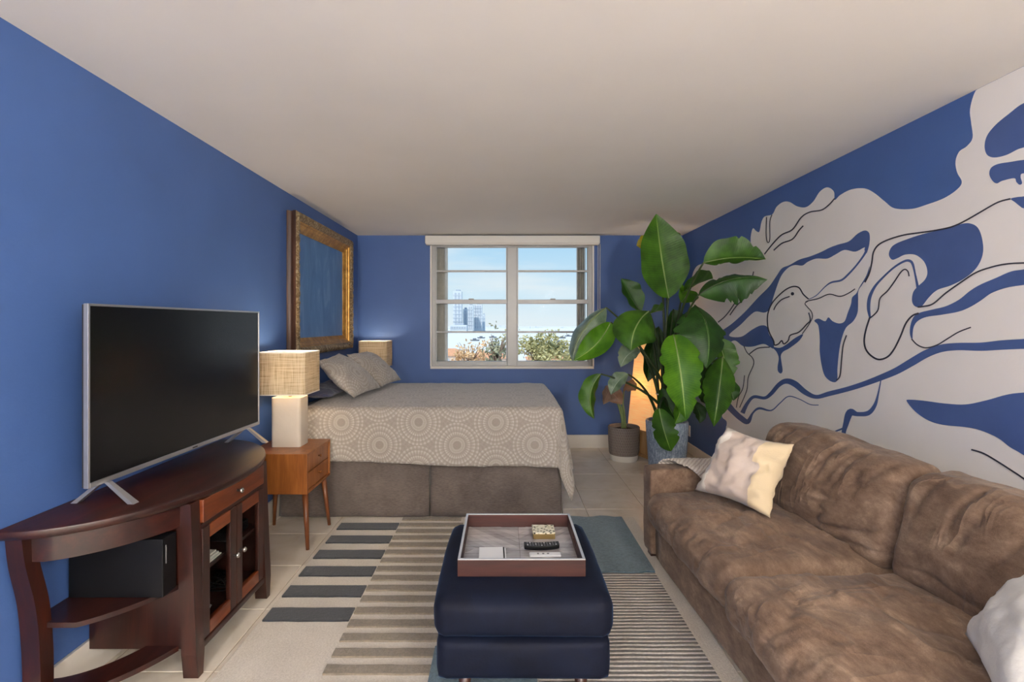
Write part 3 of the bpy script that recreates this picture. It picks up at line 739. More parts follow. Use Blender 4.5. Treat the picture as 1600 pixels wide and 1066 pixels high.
for y0, y1 in ((ye0, CB0 + .01), (CB1 - .01, ye1)):
    band(y0, y1, .035, .055, .612, CT - .036, 'apron', 'cherry')
    ys_ = [y0 + (y1 - y0) * i / 20 for i in range(21)]
    ya, yz = (y0 + .05, y1) if y0 < CY - .3 else (y0, y1 - .05)
    ys_ = [ya + (yz - ya) * i / 20 for i in range(21)]
    poly = [(ell(y, .05), y) for y in ys_] + [(XL + .012, yz), (XL + .012, ya)]
    MB().prism(poly, .358, .376).build('shelf', 'cherry', CON, 'auto')
    band(ya, yz, .05, .17, .112, .132, 'stretcher', 'cherry')
# curved end legs
for sgn, yb in ((1, CY - CL + .02), (-1, CY + CL - .02)):
    pts = [(yb, CT - .036), (yb + sgn * .012, .60), (yb + sgn * .042, .46), (yb + sgn * .056, .32), (yb + sgn * .062, .16), (yb + sgn * .058, 0)]
    c = crom(pts, 5); mb = MB(); vs = []; fs = []
    for i, (y, z) in enumerate(c):
        wdt = .052; x1 = XL + .074 + .006 * math.sin(z * 5)
        vs += [(XL + .016, y, z), (x1, y, z), (x1, y + sgn * wdt, z), (XL + .016, y + sgn * wdt, z)]
        if i:
            for k in range(4): fs.append((4 * i - 4 + k, 4 * i - 4 + (k + 1) % 4, 4 * i + (k + 1) % 4, 4 * i + k))
    fs += [(3, 2, 1, 0), tuple(range(len(vs) - 4, len(vs)))]
    mb.add(vs, fs).build('end_leg', 'cherry_v', CON, 'auto')
# cabinet posts
for y0, y1 in ((CB0, CB0 + .058), (CB1 - .058, CB1)):
    mb = MB()
    sect = [(.0, .012), (.07, .004), (.10, 0), (.16, .0), (.30, 0), (.701, 0)]
    vs = []; fs = []
    for i, (z, o_) in enumerate(sect):
        f = 1.0 + (.012 if z <= .16 else 0)
        xo = XFc + (.012 * math.cos(z * 4.4))
        vs += [(xo - .06, y0 + o_, z), (xo, y0 + o_, z), (xo, y1 - o_, z), (xo - .06, y1 - o_, z)]
        if i:
            for k in range(4): fs.append((4 * i - 4 + k, 4 * i - 4 + (k + 1) % 4, 4 * i + (k + 1) % 4, 4 * i + k))
    fs += [(3, 2, 1, 0), tuple(range(len(vs) - 4, len(vs)))]
    mb.add(vs, fs).build('corner_post', 'cherry_v', CON)
for y0 in (CB0 + .012, CB1 - .03):
    MB().box((XL + .016, y0, .118), (XFc - .04, y0 + .018, .70)).build('side_panel', 'cherry_v', CON)
MB().box((XL + .016, CB0 + .03, .118), (XFc - .004, CB1 - .03, .136)).build('cabinet_floor', 'cherry', CON)
MB().box((XL + .016, CB0 + .03, .136), (XL + .026, CB1 - .03, .70)).build('back_panel', 'cherry', CON)
MB().box((XL + .026, CB0 + .03, .37), (XFc - .03, CB1 - .03, .384)).build('inner_shelf', 'cherry', CON)
MB().box((XFc - .02, CB0 + .058, .09), (XFc + .006, CB1 - .058, .118), .006).build('bottom_rail', 'cherry', CON)
MB().box((XFc - .03, CB0 + .058, .582), (XFc - .004, CB1 - .058, .598)).build('mid_rail', 'cherry', CON)
def knob(x, y, z, parent, mat='nickel', s=1.0):
    MB().lathe([(.005 * s, 0), (.005 * s, .014 * s), (.011 * s, .018 * s), (.0125 * s, .023 * s), (.009 * s, .028 * s), (.002 * s, .0295 * s)], (x, y, z), 14, 'X').build('knob', mat, parent, True)
dr = MB().box((XFc - .03, CB0 + .062, .602), (XFc + .004, CB1 - .062, .698), .004).build('drawer', 'cherry_warm', CON)
knob(XFc + .004, CY, .652, dr)
ym = CY
for y0, y1, ky in ((CB0 + .061, ym - .002, ym - .03), (ym + .002, CB1 - .061, ym + .03)):
    z0, z1 = .121, .580; fw = .05
    mb = MB(); xf, xb = XFc + .002, XFc - .02
    mb.box((xb, y0, z0), (xf, y0 + fw, z1), .003).box((xb, y1 - fw, z0), (xf, y1, z1), .003)
    d = mb.build('door', 'cherry_v', CON)
    MB().box((xb, y0 + fw, z1 - .055), (xf, y1 - fw, z1), .003).build('door_top_rail', 'cherry_warm', d)
    MB().box((xb, y0 + fw, z0), (xf, y1 - fw, z0 + .055), .003).build('door_bottom_rail', 'cherry_warm', d)
    MB().box((XFc - .012, y0 + fw, z0 + .055), (XFc - .008, y1 - fw, z1 - .055)).build('door_pane', 'glass', d)
    knob(xf, ky, .365, d)

# things kept in the console
SET = thing('game_console', 'upright black electronics box on the open shelf of the console', 'electronics', (-1.47, 1.97, .376))
MB().box((-1.655, 1.925, .376), (-1.295, 2.005, .598), .004).build('case', 'black_plastic', SET)
MB().box((-1.2955, 1.94, .50), (-1.2935, 1.944, .57)).build('light_strip', 'grey_plastic', SET)
random.seed(4)
def squiggle(name, c, sx_, sy_, n, r, mat, label, cat):
    pts = [(c[0] + random.uniform(-sx_, sx_), c[1] + random.uniform(-sy_, sy_), c[2] + r + random.uniform(0, .05)) for _ in range(n)]
    o = MB().tube(crom(pts, 8), r, 6).build(name, mat, None, True); return tag(o, label, cat)
squiggle('cable_bundle', (-1.36, 2.19, .137), .08, .06, 26, .0035, 'grey_plastic', 'tangle of dark cables behind the glass door nearer the open shelf', 'cable')
squiggle('cable_bundle', (-1.36, 2.47, .137), .08, .06, 22, .004, 'black_plastic', 'tangle of black cables behind the glass door nearer the bed', 'cable')
for k in range(3):
    o = MB().box((-1.5 + .01 * k, 2.10 + .01 * k, .385 + .006 * k), (-1.27 - .012 * k, 2.28, .3905 + .006 * k)).build('magazine', 'paper')
    tag(o, ['thin magazine at the bottom of the pile on the inner shelf of the console', 'thin magazine in the middle of the pile on the inner shelf of the console', 'thin magazine on top of the pile on the inner shelf of the console'][k], 'magazine', 'magazines behind the glass door')
o = MB().box((-1.52, 2.40, .384), (-1.30, 2.58, .43), .004).build('set_top_box', 'black_plastic'); tag(o, 'small black set top box on the inner console shelf behind glass', 'electronics')

# ------------------------------------------------------------------ television
TV = thing('television', 'large flat television with black screen and silver V legs', 'television', (-1.50, 2.45, CT), math.radians(-2.2))
tw, tz0, tz1 = .6, .818 - CT, 1.492 - CT
MB().box((-.020, -tw, tz0), (-.001, tw, tz1), .003).build('back_cover', 'tv_body', TV, local=True)
MB().box((-.001, -tw + .007, tz0 + .016), (.0035, tw - .007, tz1 - .006)).build('screen', 'tv_black', TV, local=True)
mb = MB(); mb.box((-.012, -tw - .002, tz0 - .003), (.007, -tw + .007, tz1 + .003), .002).box((-.012, tw - .007, tz0 - .003), (.007, tw + .004, tz1 + .003), .002)
mb.box((-.012, -tw + .007, tz1 - .006), (.007, tw - .007, tz1 + .003), .002).box((-.012, -tw + .007, tz0 - .003), (.008, tw - .007, tz0 + .016), .002)
bz = mb.build('bezel', 'leg_metal', TV, local=True)
MB().box((.008, -.018, tz0 + .003), (.0086, .018, tz0 + .009)).build('badge', 'tv_body', bz, local=True)
for yy in (-.52, .47):
    for sgn in (-1, 1):
        MB().hexa([(sgn * .112 - .012, yy - .014, 0), (sgn * .112 + .012, yy - .014, 0), (sgn * .112 + .012, yy + .014, 0), (sgn * .112 - .012, yy + .014, 0)],
                  [(sgn * .012 - .010, yy - .009, tz0), (sgn * .012 + .009, yy - .009, tz0), (sgn * .012 + .009, yy + .009, tz0), (sgn * .012 - .010, yy + .009, tz0)]).build('leg', 'leg_metal', TV, local=True)

# ------------------------------------------------------------------ nightstands and lamps
def nightstand(y0, y1, label):
    x0, x1, zt, zb_ = -1.625, -1.222, .605, .352
    N = thing('nightstand', label, 'nightstand', ((x0 + x1) / 2, (y0 + y1) / 2, 0), 0, 'two-drawer nightstands')
    body = MB().box((x0, y0, zb_), (x1 - .004, y0 + .016, zt), .002).box((x0, y1 - .016, zb_), (x1 - .004, y1, zt), .002) \
        .box((x0, y0 + .016, zb_), (x1 - .004, y1 - .016, zb_ + .016)).box((x0, y0 + .016, zb_ + .016), (x0 + .012, y1 - .016, zt - .016))
    body.build('cabinet_body', 'walnut', N)
    MB().box((x0, y0 + .016, zt - .016), (x1 - .004, y1 - .016, zt)).build('top_panel', 'walnut', N)
    zm = (zt + zb_) / 2
    for a, b in ((zb_ + .02, zm - .003), (zm + .003, zt - .02)):
        d = MB().box((x1 - .03, y0 + .02, a), (x1 - .012, y1 - .02, b), .002).build('drawer', 'walnut', N)
        knob(x1 - .012, (y0 + y1) / 2, (a + b) / 2 + .01, d, 'knob_copper', .8)
    for sx_ in (-1, 1):
        for sy_ in (-1, 1):
            tx = (x0 + x1) / 2 + sx_ * .165; ty = (y0 + y1) / 2 + sy_ * ((y1 - y0) / 2 - .05)
            MB().tube([(tx + sx_ * .03, ty + sy_ * .035, 0), (tx, ty, zb_)], [.011, .020], 12).build('leg', 'walnut_dark', N, True)
    return N
def rrect(hx, hy, r, n=6):
    out = []
    for cx, cy, a0 in ((hx - r, hy - r, 0), (-hx + r, hy - r, 90), (-hx + r, -hy + r, 180), (hx - r, -hy + r, 270)):
        for i in range(n + 1):
            a = math.radians(a0 + 90 * i / n); out.append((cx + r * math.cos(a), cy + r * math.sin(a)))
    return out
def table_lamp(cx, cy, zt, label, power):
    Lm = thing('table_lamp', label, 'lamp', (cx, cy, zt), 0, 'bedside lamps with square shades')
    p = [(cx + x, cy + y) for x, y in rrect(.098, .075, .022)]
    MB().prism(p, zt, zt + .325).build('base', 'lamp_ceramic', Lm, 'auto')
    MB().tube([(cx, cy, zt + .325), (cx, cy, zt + .43)], .010, 10).build('socket', 'nickel', Lm, True)
    bl = MB().lathe([(.004, -.04), (.02, -.03), (.03, 0), (.02, .03), (.004, .04)], (cx, cy, zt + .47), 16).build('bulb', 'bulb', Lm, True)
    sh = rrect(.155, .150, .035, 8); si = rrect(.153, .148, .033, 8); n = len(sh); z0, z1 = zt + .352, zt + .63
    def ringmesh(o_, i_, za, zb_):
        vs = [(cx + x, cy + y, za) for x, y in o_] + [(cx + x, cy + y, zb_) for x, y in o_] + [(cx + x, cy + y, zb_) for x, y in i_] + [(cx + x, cy + y, za) for x, y in i_]
        fs = []
        for i in range(n):
            j = (i + 1) % n
            for a in range(4): b = (a + 1) % 4; fs.append((a * n + i, a * n + j, b * n + j, b * n + i))
        return vs, fs
    v_, f_ = ringmesh(sh, si, z0, z1); s = MB().add(v_, f_).build('shade', 'burlap', Lm, 'auto')
    for za in (z0 - .001, z1 - .006):
        v_, f_ = ringmesh([(x * 1.006, y * 1.006) for x, y in sh], [(x * .985, y * .985) for x, y in si], za, za + .007); MB().add(v_, f_).build('shade_rim', 'shade_lining', s, 'auto')
    ld = bpy.data.lights.new('lamp_light', 'POINT'); ld.energy = power; ld.color = (1, .82, .58); ld.shadow_soft_size = .04
    lo = bpy.data.objects.new('lamp_light', ld); col.objects.link(lo); lo.location = (cx, cy, zt + .55); adopt(lo, Lm)
    return Lm
nightstand(3.165, 3.59, 'honey walnut two-drawer nightstand between the console and the bed')
nightstand(5.36, 5.785, 'honey walnut two-drawer nightstand between the bed and the window wall')
table_lamp(-1.44, 3.42, .605, 'lit lamp with square burlap shade on the nightstand beside the television', 6.5)
table_lamp(-1.41, 5.60, .605, 'lamp with square beige shade on the nightstand by the window wall', 4.0)

# ------------------------------------------------------------------ bed
BX0, BX1, BY0, BY1 = -1.645, .425, 3.73, 5.22
BED = thing('bed', 'queen bed with grey-brown pleated bed skirt', 'bed', (-.6, 4.48, 0))
MB().box((BX0, BY0 + .03, .10), (BX1 - .03, BY1 - .03, .46), .02).build('box_spring', 'mattress', BED)
vs, fs = cushion(((BX0 + BX1) / 2 - .01, (BY0 + BY1) / 2, .625), (BX1 - BX0 - .05, BY1 - BY0 - .05, .33), .07, (0, 0, .008), .003, 3, 2)
obj('mattress', vs, fs, 'navy_sheet', BED, True)
for a in ((BX0 + .05, BY0 + .1), (BX1 - .12, BY0 + .1), (BX0 + .05, BY1 - .1), (BX1 - .12, BY1 - .1)):
    MB().tube([(a[0], a[1], 0), (a[0], a[1], .10)], .03, 10).build('foot', 'dark_foot', BED)
def skirt_panel(p0, p1, out, seed, zt=.47):
    p0, p1, out = Vector(p0), Vector(p1), Vector(out); n, m = 40, 10; vs = []; fs = []
    for i in range(n + 1):
        for j in range(m + 1):
            t_ = i / n; z = zt * (1 - j / m) + .006
            p = p0.lerp(p1, t_); e = math.exp(-min(t_, 1 - t_) * 40)
            wv = .010 * math.sin(t_ * 9 + seed) * (j / m) + .008 * fbm(t_ * 7 + seed, j / m * 2, 3) + .02 * (j / m) - .012 * e
            q = p + out * wv; vs.append((q.x, q.y, z + .004 * math.sin(t_ * 11 + seed) * (j == m)))
    for i in range(n):
        for j in range(m): fs.append((i * (m + 1) + j, i * (m + 1) + j + 1, (i + 1) * (m + 1) + j + 1, (i + 1) * (m + 1) + j))
    o = obj('skirt_panel', vs, fs, 'skirt', BED, True)
    md = o.modifiers.new('solid', 'SOLIDIFY'); md.thickness = .005; return o
SM = -.54
skirt_panel((BX0, BY0, 0), (SM - .002, BY0, 0), (0, -1, 0), 1)
skirt_panel((SM + .002, BY0, 0), (BX1, BY0, 0), (0, -1, 0), 4)
skirt_panel((BX1, BY0 + .006, 0), (BX1, BY1, 0), (1, 0, 0), 7)
skirt_panel((BX0, BY1, 0), (BX1, BY1, 0), (0, 1, 0), 9)

# bedspread: sheet folded over the mattress edges, cone-shaped drape at the foot corners
ZT = .812
def spread_pt(a, b):
    """a metres along the bed from the head edge, b metres across from the near top edge"""
    L_ = BX1 - .035 - (-1.45); Wd = BY1 - BY0 - .02; rr = .055
    x0, y0 = -1.45, BY0 + .01
    ea = max(0, a - L_); eb = -b if b < 0 else (b - Wd if b > Wd else 0); sb = -1 if b < 0 else 1
    x = x0 + min(a, L_); y = y0 + min(max(b, 0), Wd)
    r = math.hypot(ea, eb)
    crown = .012 * math.sin(math.pi * min(1, max(0, b / Wd)))
    z = ZT + crown + .004 * fbm(a * 5, b * 5, 0)
    if r > 0:
        ph = math.atan2(eb, ea); arc = rr * math.pi / 2
        if r < arc:
            th = r / rr; out = rr * math.sin(th); dn = rr * (1 - math.cos(th))
        else:
            ext = r - arc; out = rr + ext * (.10 + .14 * math.cos(ph) ** 2 * (1 if ea > 0 else 0) * .6); dn = rr + ext
        corner = min(ea, eb) / max(1e-6, max(ea, eb))
        wv = .020 * math.sin(a * 7.3 + 1 + .8 * math.sin(a * 3)) * sstep(.1, .45, r) if eb > 0 else 0
        wv += .02 * math.sin(b * 6.1) * sstep(.1, .5, r) if ea > 0 else 0
        out += wv * (1 - corner) + .05 * math.sin(ph * 4) * corner * sstep(.1, .6, r)
        x += out * math.cos(ph); y += sb * out * math.sin(ph); z -= dn
        z += .004 * fbm(a * 9, b * 9, 2)
    return Vector((x, y, max(z, .03)))
na, nb = 120, 130; Ltot = (BX1 - .035 + 1.45) + .50
vs = []; fs = []; uv = []
for i in range(na + 1):
    a = Ltot * i / na
    dn = .40 + .105 * (a / Ltot) ** 1.4 + .014 * math.sin(a * 2.3) + .006 * math.sin(a * 6.1)
    for j in range(nb + 1):
        b = -dn + (BY1 - BY0 - .02 + dn + .40) * j / nb
        vs.append(spread_pt(a, b)); uv.append((a, b))
for i in range(na):
    for j in range(nb):
        q = i * (nb + 1) + j; fs.append((q, q + nb + 1, q + nb + 2, q + 1))
BS = obj('bedspread', vs, fs, 'medallion', None, True, uv)
md = BS.modifiers.new('solid', 'SOLIDIFY'); md.thickness = .010; md.offset = -1
tag(BS, 'taupe quilted bedspread with circular medallion pattern draped over the bed', 'bedspread')

def pil(name, corners, puff, mat, label, cat, uvs=(1, 1), seed=1, wr=.012, group=None, **kw):
    v_, f_, u_ = pillow(*corners, puff=puff, seed=seed, wr=wr, uvs=uvs, **kw)
    o = weld(obj(name, v_, f_, mat, None, True, u_)); tag(o, label, cat, group); return o
pil('pillow', ((-1.13, 3.83, .86), (-1.07, 4.45, .86), (-1.45, 4.47, 1.165), (-1.43, 3.87, 1.14)), .085, 'medallion', 'taupe medallion pillow sham beside the lamp next to the television', 'pillow', (.66, .5), 3, .014, 'matching shams on the bed')
pil('pillow', ((-1.08, 4.50, .86), (-1.02, 5.08, .86), (-1.36, 5.05, 1.15), (-1.40, 4.52, 1.15)), .085, 'medallion', 'taupe medallion pillow sham standing toward the window side of the bed', 'pillow', (.66, .5), 8, .014, 'matching shams on the bed')
pil('pillow', ((-1.30, 3.80, 0.877), (-1.30, 4.42, 0.877), (-1.635, 4.42, 0.887), (-1.635, 3.80, 0.887)), .042, 'navy_sheet', 'navy sleeping pillow lying flat under the sham next to the burlap lamp by the television', 'pillow', (1, 1), 12, .014, 'navy pillows under the shams')
pil('pillow', ((-1.30, 4.50, 0.877), (-1.30, 5.12, 0.877), (-1.635, 5.12, 0.887), (-1.635, 4.50, 0.887)), .042, 'navy_sheet', 'navy sleeping pillow lying flat under the window-side sham', 'pillow', (1, 1), 15, .014, 'navy pillows under the shams')

# ------------------------------------------------------------------ gilt frame on the left wall
FY0, FY1, FZ0, FZ1 = 3.90, 5.37, 1.168, 2.30
FRM = thing('picture_frame', 'large carved gilt picture frame around a plain blue panel above the bed', 'picture frame', (XL, (FY0 + FY1) / 2, FZ0))
def frame_ring(prof, name, mat, carve=0, nseg=60, seed=0):
    """prof: (inset from outer edge, height off wall); one mitred piece per side"""
    cs = [(FY0, FZ0, 1, 1), (FY1, FZ0, -1, 1), (FY1, FZ1, -1, -1), (FY0, FZ1, 1, -1)]
    for k in range(4):
        a, b = cs[k], cs[(k + 1) % 4]; vs = []; fs = []; m = len(prof)
        for i in range(nseg + 1):
            t_ = i / nseg
            for q, (ins, h) in enumerate(prof):
                ya, za = a[0] + a[2] * ins, a[1] + a[3] * ins; yb_, zb_ = b[0] + b[2] * ins, b[1] + b[3] * ins
                y, z = ya + (yb_ - ya) * t_, za + (zb_ - za) * t_
                d = carve * (fbm(y * 26 + seed, z * 26, 1, 3) * .8 + .4 * math.sin((y + z) * 90)) if 0 < q < m - 1 else 0
                vs.append((XL + .001 + h + d, y, z))
        for i in range(nseg):
            for q in range(m - 1): fs.append((i * m + q, (i + 1) * m + q, (i + 1) * m + q + 1, i * m + q + 1))
        MB().add(vs, fs).build(name, mat, FRM, 'auto')
frame_ring([(0, 0), (0, .02), (.004, .025), (.004, .045), (0, .05), (0, .074)], 'outer_side', 'frame_side', 0, 2)
frame_ring([(0, .074), (.008, .082), (.02, .088), (.034, .09), (.048, .086), (.06, .076), (.066, .066)], 'carved_moulding', 'carved_gilt', .006, 110, 3)
frame_ring([(.066, .066), (.078, .060), (.082, .05), (.10, .044), (.104, .036), (.124, .028), (.13, .02), (.138, .018), (.138, .006)], 'gilt_moulding', 'gilt', 0, 2)
MB().box((XL + .001, FY0 + .13, FZ0 + .13), (XL + .009, FY1 - .13, FZ1 - .13)).build('blue_panel', 'blue_canvas', FRM)

# ------------------------------------------------------------------ ottoman with tray
OX, OY = .074, 2.185
OT = thing('ottoman', 'navy velvet two-layer ottoman on the rug', 'ottoman', (OX, OY, 0))
vs, fs = cushion((OX, OY, .1995), (.635, .72, .149), .03, (.008, .008, 0), .002, 6, 1); obj('lower_cushion', vs, fs, 'velvet', OT, True)
vs, fs = cushion((OX, OY, .3505), (.655, .74, .151), .045, (.010, .010, .005), .003, 6, 5); obj('upper_cushion', vs, fs, 'velvet', OT, True)
for sx_ in (-1, 1):
    for sy_ in (-1, 1):
        MB().tube([(OX + sx_ * .22, OY + sy_ * .30, .0195), (OX + sx_ * .215, OY + sy_ * .29, .128)], [.017, .027], 14).build('leg', 'dark_foot', OT, True)
TX0, TX1, TY0, TY1, TZ0, TZ1 = -.1775, .3225, 1.975, 2.453, .4325, .500
TR = thing('serving_tray', 'square dark wood tray with silver rim on the navy ottoman', 'tray', ((TX0 + TX1) / 2, (TY0 + TY1) / 2, TZ0))
th = .010
for y0 in (TY0, TY1 - th): MB().box((TX0, y0, TZ0), (TX1, y0 + th, TZ1 - .003)).build('wall_panel', 'tray_wood', TR)
yh = (TY0 + TY1) / 2
for x0, x1 in ((TX0, TX0 + th), (TX1 - th, TX1)):         # sides with a hand slot
    mb = MB(); a, b = TY0 + th, TY1 - th
    mb.box((x0, a, TZ0), (x1, yh - .055, TZ1 - .003)).box((x0, yh + .055, TZ0), (x1, b, TZ1 - .003)).box((x0, yh - .055, TZ0), (x1, yh + .055, TZ0 + .028)).box((x0, yh - .055, TZ1 - .016), (x1, yh + .055, TZ1 - .003))
    mb.build('handle_side', 'tray_wood', TR)
mb = MB().box((TX0, TY0, TZ1 - .003), (TX1, TY0 + th, TZ1)).box((TX0, TY1 - th, TZ1 - .003), (TX1, TY1, TZ1)).box((TX0, TY0 + th, TZ1 - .003), (TX0 + th, TY1 - th, TZ1)).box((TX1 - th, TY0 + th, TZ1 - .003), (TX1, TY1 - th, TZ1))
mb.build('rim', 'silver', TR)
MB().box((TX0 + th, TY0 + th, TZ0), (TX1 - th, TY1 - th, TZ0 + .004)).build('tray_floor', 'tray_wood', TR)
# planks of the tray floor: four quarters laid diagonally toward the centre
cxm, hw, hd = (TX0 + TX1) / 2, (TX1 - TX0) / 2 - th - .001, (TY1 - TY0) / 2 - th - .001
def clip(poly, axis, lim, keep):
    out = []
    for i in range(len(poly)):
        p, q = poly[i], poly[(i + 1) % len(poly)]; ip, iq = (p[axis] - lim) * keep >= 0, (q[axis] - lim) * keep >= 0
        if ip: out.append(p)
        if ip != iq:
            t_ = (lim - p[axis]) / (q[axis] - p[axis]); out.append(tuple(p[d] + (q[d] - p[d]) * t_ for d in range(2)))
    return out
pw = .034
for qx in (-1, 1):
    for qy in (-1, 1):
        for k in range(-11, 12):
            c0, c1 = k * pw * 1.414 + .001, (k + 1) * pw * 1.414 - .001      # strip where y' - x' in [c0, c1]
            poly = [(-.5, -.5 + c0), (.8, .8 + c0), (.8, .8 + c1), (-.5, -.5 + c1)]
            for ax, lim, keep in ((0, .0008, 1), (0, hw, -1), (1, .0008, 1), (1, hd, -1)):
                poly = clip(poly, ax, lim, keep)
                if len(poly) < 3: break
            if len(poly) < 3: continue
            pts = [(cxm + qx * (hw - p[0] + .0008), yh + qy * (hd - p[1] + .0008)) if False else (cxm + qx * p[0], yh + qy * p[1]) for p in poly]
            MB().prism(pts, TZ0 + .004, TZ0 + .0062 + .0006 * ((k * 7 + qx + qy) % 3)).build('floor_plank', 'tray_plank', TR)
tz = TZ0 + .0078
# coaster box
pos = P(849, 836, 2.33)
CB = thing('coaster_box', 'small patterned box with black and gold lid on the tray', 'box', (.187, 2.345, tz))
t = NT('floral_print').set(Roughness=.5); n_ = t.n('ShaderNodeTexVoronoi'); n_.inputs['Scale'].default_value = 70; t.l(t.coord(), n_.inputs['Vector'])
t.color(t.ramp(n_.outputs['Distance'], [(.22, rgb(28, 28, 26)), (.34, rgb(206, 200, 172)), (.6, rgb(226, 220, 200))], 'CONSTANT'))
plain('brass_dark', rgb(120, 100, 60), .4, .4)
MB().box((-.050, -.046, 0), (.050, .046, .024), .002).build('box_body', 'brass_dark', CB, local=True)
MB().box((-.051, -.047, .024), (.051, .047, .030), .001).build('lid', 'floral_print', CB, local=True)
# black remote
RM = thing('remote_control', 'black remote control with rows of buttons on the tray', 'remote', (.168, 2.205, tz), math.radians(3))
vs = []; fs = []; n = 16
for i in range(n + 1):
    x = -.076 + .152 * i / n; e = (1 - abs(2 * i / n - 1) ** 5) ; hw_ = .022 * (.75 + .25 * e); lift = .005 * (abs(x) / .076) ** 2
    for y, z in ((-hw_ * .8, lift), (hw_ * .8, lift), (hw_, lift + .012), (hw_ * .9, lift + .019), (-hw_ * .9, lift + .019), (-hw_, lift + .012)): vs.append((x, y, z))
    if i:
        for k in range(6): fs.append((6 * i - 6 + k, 6 * i - 6 + (k + 1) % 6, 6 * i + (k + 1) % 6, 6 * i + k))
fs += [(5, 4, 3, 2, 1, 0), tuple(range(6 * n, 6 * n + 6))]
MB().add(vs, fs).build('remote_body', 'black_plastic', RM, 'auto', local=True)
for i in range(11):
    for j in range(3):
        x = -.062 + .0124 * i; y = -.012 + .012 * j; z = .005 * (abs(x) / .076) ** 2 + .019
        MB().box((x - .0026, y - .0026, z - .001), (x + .0026, y + .0026, z + .0008), .0005).build('button', 'grey_plastic' if (i * 3 + j) % 5 else 'white_plastic', RM, local=True)
R2 = thing('remote_control', 'slim white remote control in front of the black remote on the tray', 'remote', (.178, 2.138, tz), math.radians(1))
MB().box((-.066, -.016, 0), (.066, .016, .008), .003).build('remote_body', 'white_plastic', R2, local=True)
for x in (-.03, -.008, .012): MB().lathe([(.005, .008), (.005, .0092), (.002, .0094)], (x, 0, 0), 12).build('button', 'grey_plastic', R2, local=True)
NB = thing('notebook', 'small white notebook with a dark spine on the tray', 'notebook', (-.050, 2.118, tz), math.radians(1.5))
MB().box((-.048, -.066, 0), (.048, .066, .012)).build('page_block', 'paper', NB, local=True)
MB().box((-.051, -.069, .012), (.051, .069, .0145), .001).build('cover', 'white_plastic', NB, local=True)
MB().box((.051, -.069, 0), (.056, .069, .0145), .001).build('spine', 'black_plastic', NB, local=True)
MB().box((.057, -.067, 0), (.063, .067, .011), .002).build('pen', 'white_plastic', NB, local=True)

# ------------------------------------------------------------------ sofa
SO = thing('sofa', 'brown suede two-seat sofa against the mural wall', 'sofa', (.872, 3.155, 0), math.radians(2.4))
def soft(name, c, size, r, crown, wr, seed, mat='suede', shear=0, n=22, wf=5, fn=None):
    vs, fs = cushion(c, size, r, crown, wr, wf, seed, n, shear, fn); return obj(name, vs, fs, mat, SO, True, local=True)
SD, SLN = 1.02, 2.27
def armfn(pt, p):
    # the arm top slopes gently down toward the back corner
    return pt
for yc in (-.075, -SLN + .075):
    soft('arm', (SD / 2, yc, .295), (SD, .15, .51), .022, (.003, .002, .003), .003, 3 + yc, n=20)
soft('base_rail', (SD / 2 + .0, -SLN / 2, .125), (SD - .04, SLN - .31, .19), .02, (.004, 0, 0), .003, 5)
soft('back_frame', (SD - .09, -SLN / 2, .37), (.17, SLN - .302, .66), .05, (0, 0, 0), .003, 6)
def ridge(x, y, z, o=3): return max(0, 1 - abs(fbm(x, y, z, o)) * 1.9) ** 5
for k, yc in enumerate((-.639, -1.631)):
    def wrf(pt, p, k=k):
        if p[2] > 0.2:                     # sagging folds across the seat
            e = (1 - p[0] ** 4) * (1 - p[1] ** 6)
            pt.z += .016 * ridge(pt.x * 5 + pt.y * 2.2 + k * 9, pt.y * 3 - pt.x * 2, k + .3) * e
            pt.z -= .016 * ridge(pt.x * 2.2 - pt.y * 1.5 + k * 4, pt.y * 2.4, k + 5.3, 2) * e
        if p[0] < -.6: pt.x += .013 * ridge(pt.y * 9 + pt.z * 3 + k, pt.z * 3.5, k + 2.2) * (1 - p[1] ** 6)
        return pt
    soft('seat_cushion', (.365 - .012 * k, yc, .335 + .004 * k), (.81 + .03 * k, .972, .20), .075, (.012, .006, .028), .010, 10 + k, 'suede_seat', n=64, fn=wrf)
for k, yc in enumerate((-.640, -1.630)):
    def wrb(pt, p, k=k):
        if p[0] < -.2:
            u = pt.y; e = 1 - p[1] ** 6
            # creases fall from the top edge, longer ones sag across the lower half
            pt.x += .026 * ridge(u * 7 + pt.z * 2.5 + k * 5, pt.z * 1.6 + u, k + .7, 2) * sstep(-.08, .17, pt.z) * e
            pt.x += .024 * ridge(u * 1.6 + k * 3, pt.z * 9 + u * 2.4 * (1 if k == 0 else .4), k + 7.7, 2) * sstep(.14, -.06, pt.z) * e * (1 if k == 0 else .45)
        pt.z += (.014 * math.sin((pt.y) * 3 + 1.2)) * (p[2] > 0)
        return pt
    soft('back_cushion', (.715, yc, .612), (.23, .982, .43), .07, (.055, .004, .012), .012, 30 + k, 'suede_back', shear=.10, n=64, fn=wrb)
for x, y in ((.05, -.06), (SD - .06, -.06), (.05, -SLN + .06), (SD - .06, -SLN + .06)):
    MB().box((x - .03, y - .03, 0 if x > .2 else .0105), (x + .03, y + .03, .06), .004).build('foot', 'dark_foot', SO, local=True)

pil('cushion', ((1.085, 2.875, .475), (1.30, 2.46, .475), (1.50, 2.60, .80), (1.255, 2.845, .845)), .10, 'patch_pillow', 'beige patchwork pillow with cream band leaning in the sofa corner', 'pillow', (1, 1), 4, .034, ruffle=.006, pinch=.11)
pil('cushion', ((1.37, 1.50, .50), (1.13, 1.13, .50), (1.42, 1.05, .80), (1.64, 1.42, .80)), .085, 'white_pillow', 'plain off-white pillow on the sofa seat away from the throw', 'pillow', (1, 1), 6, .014)

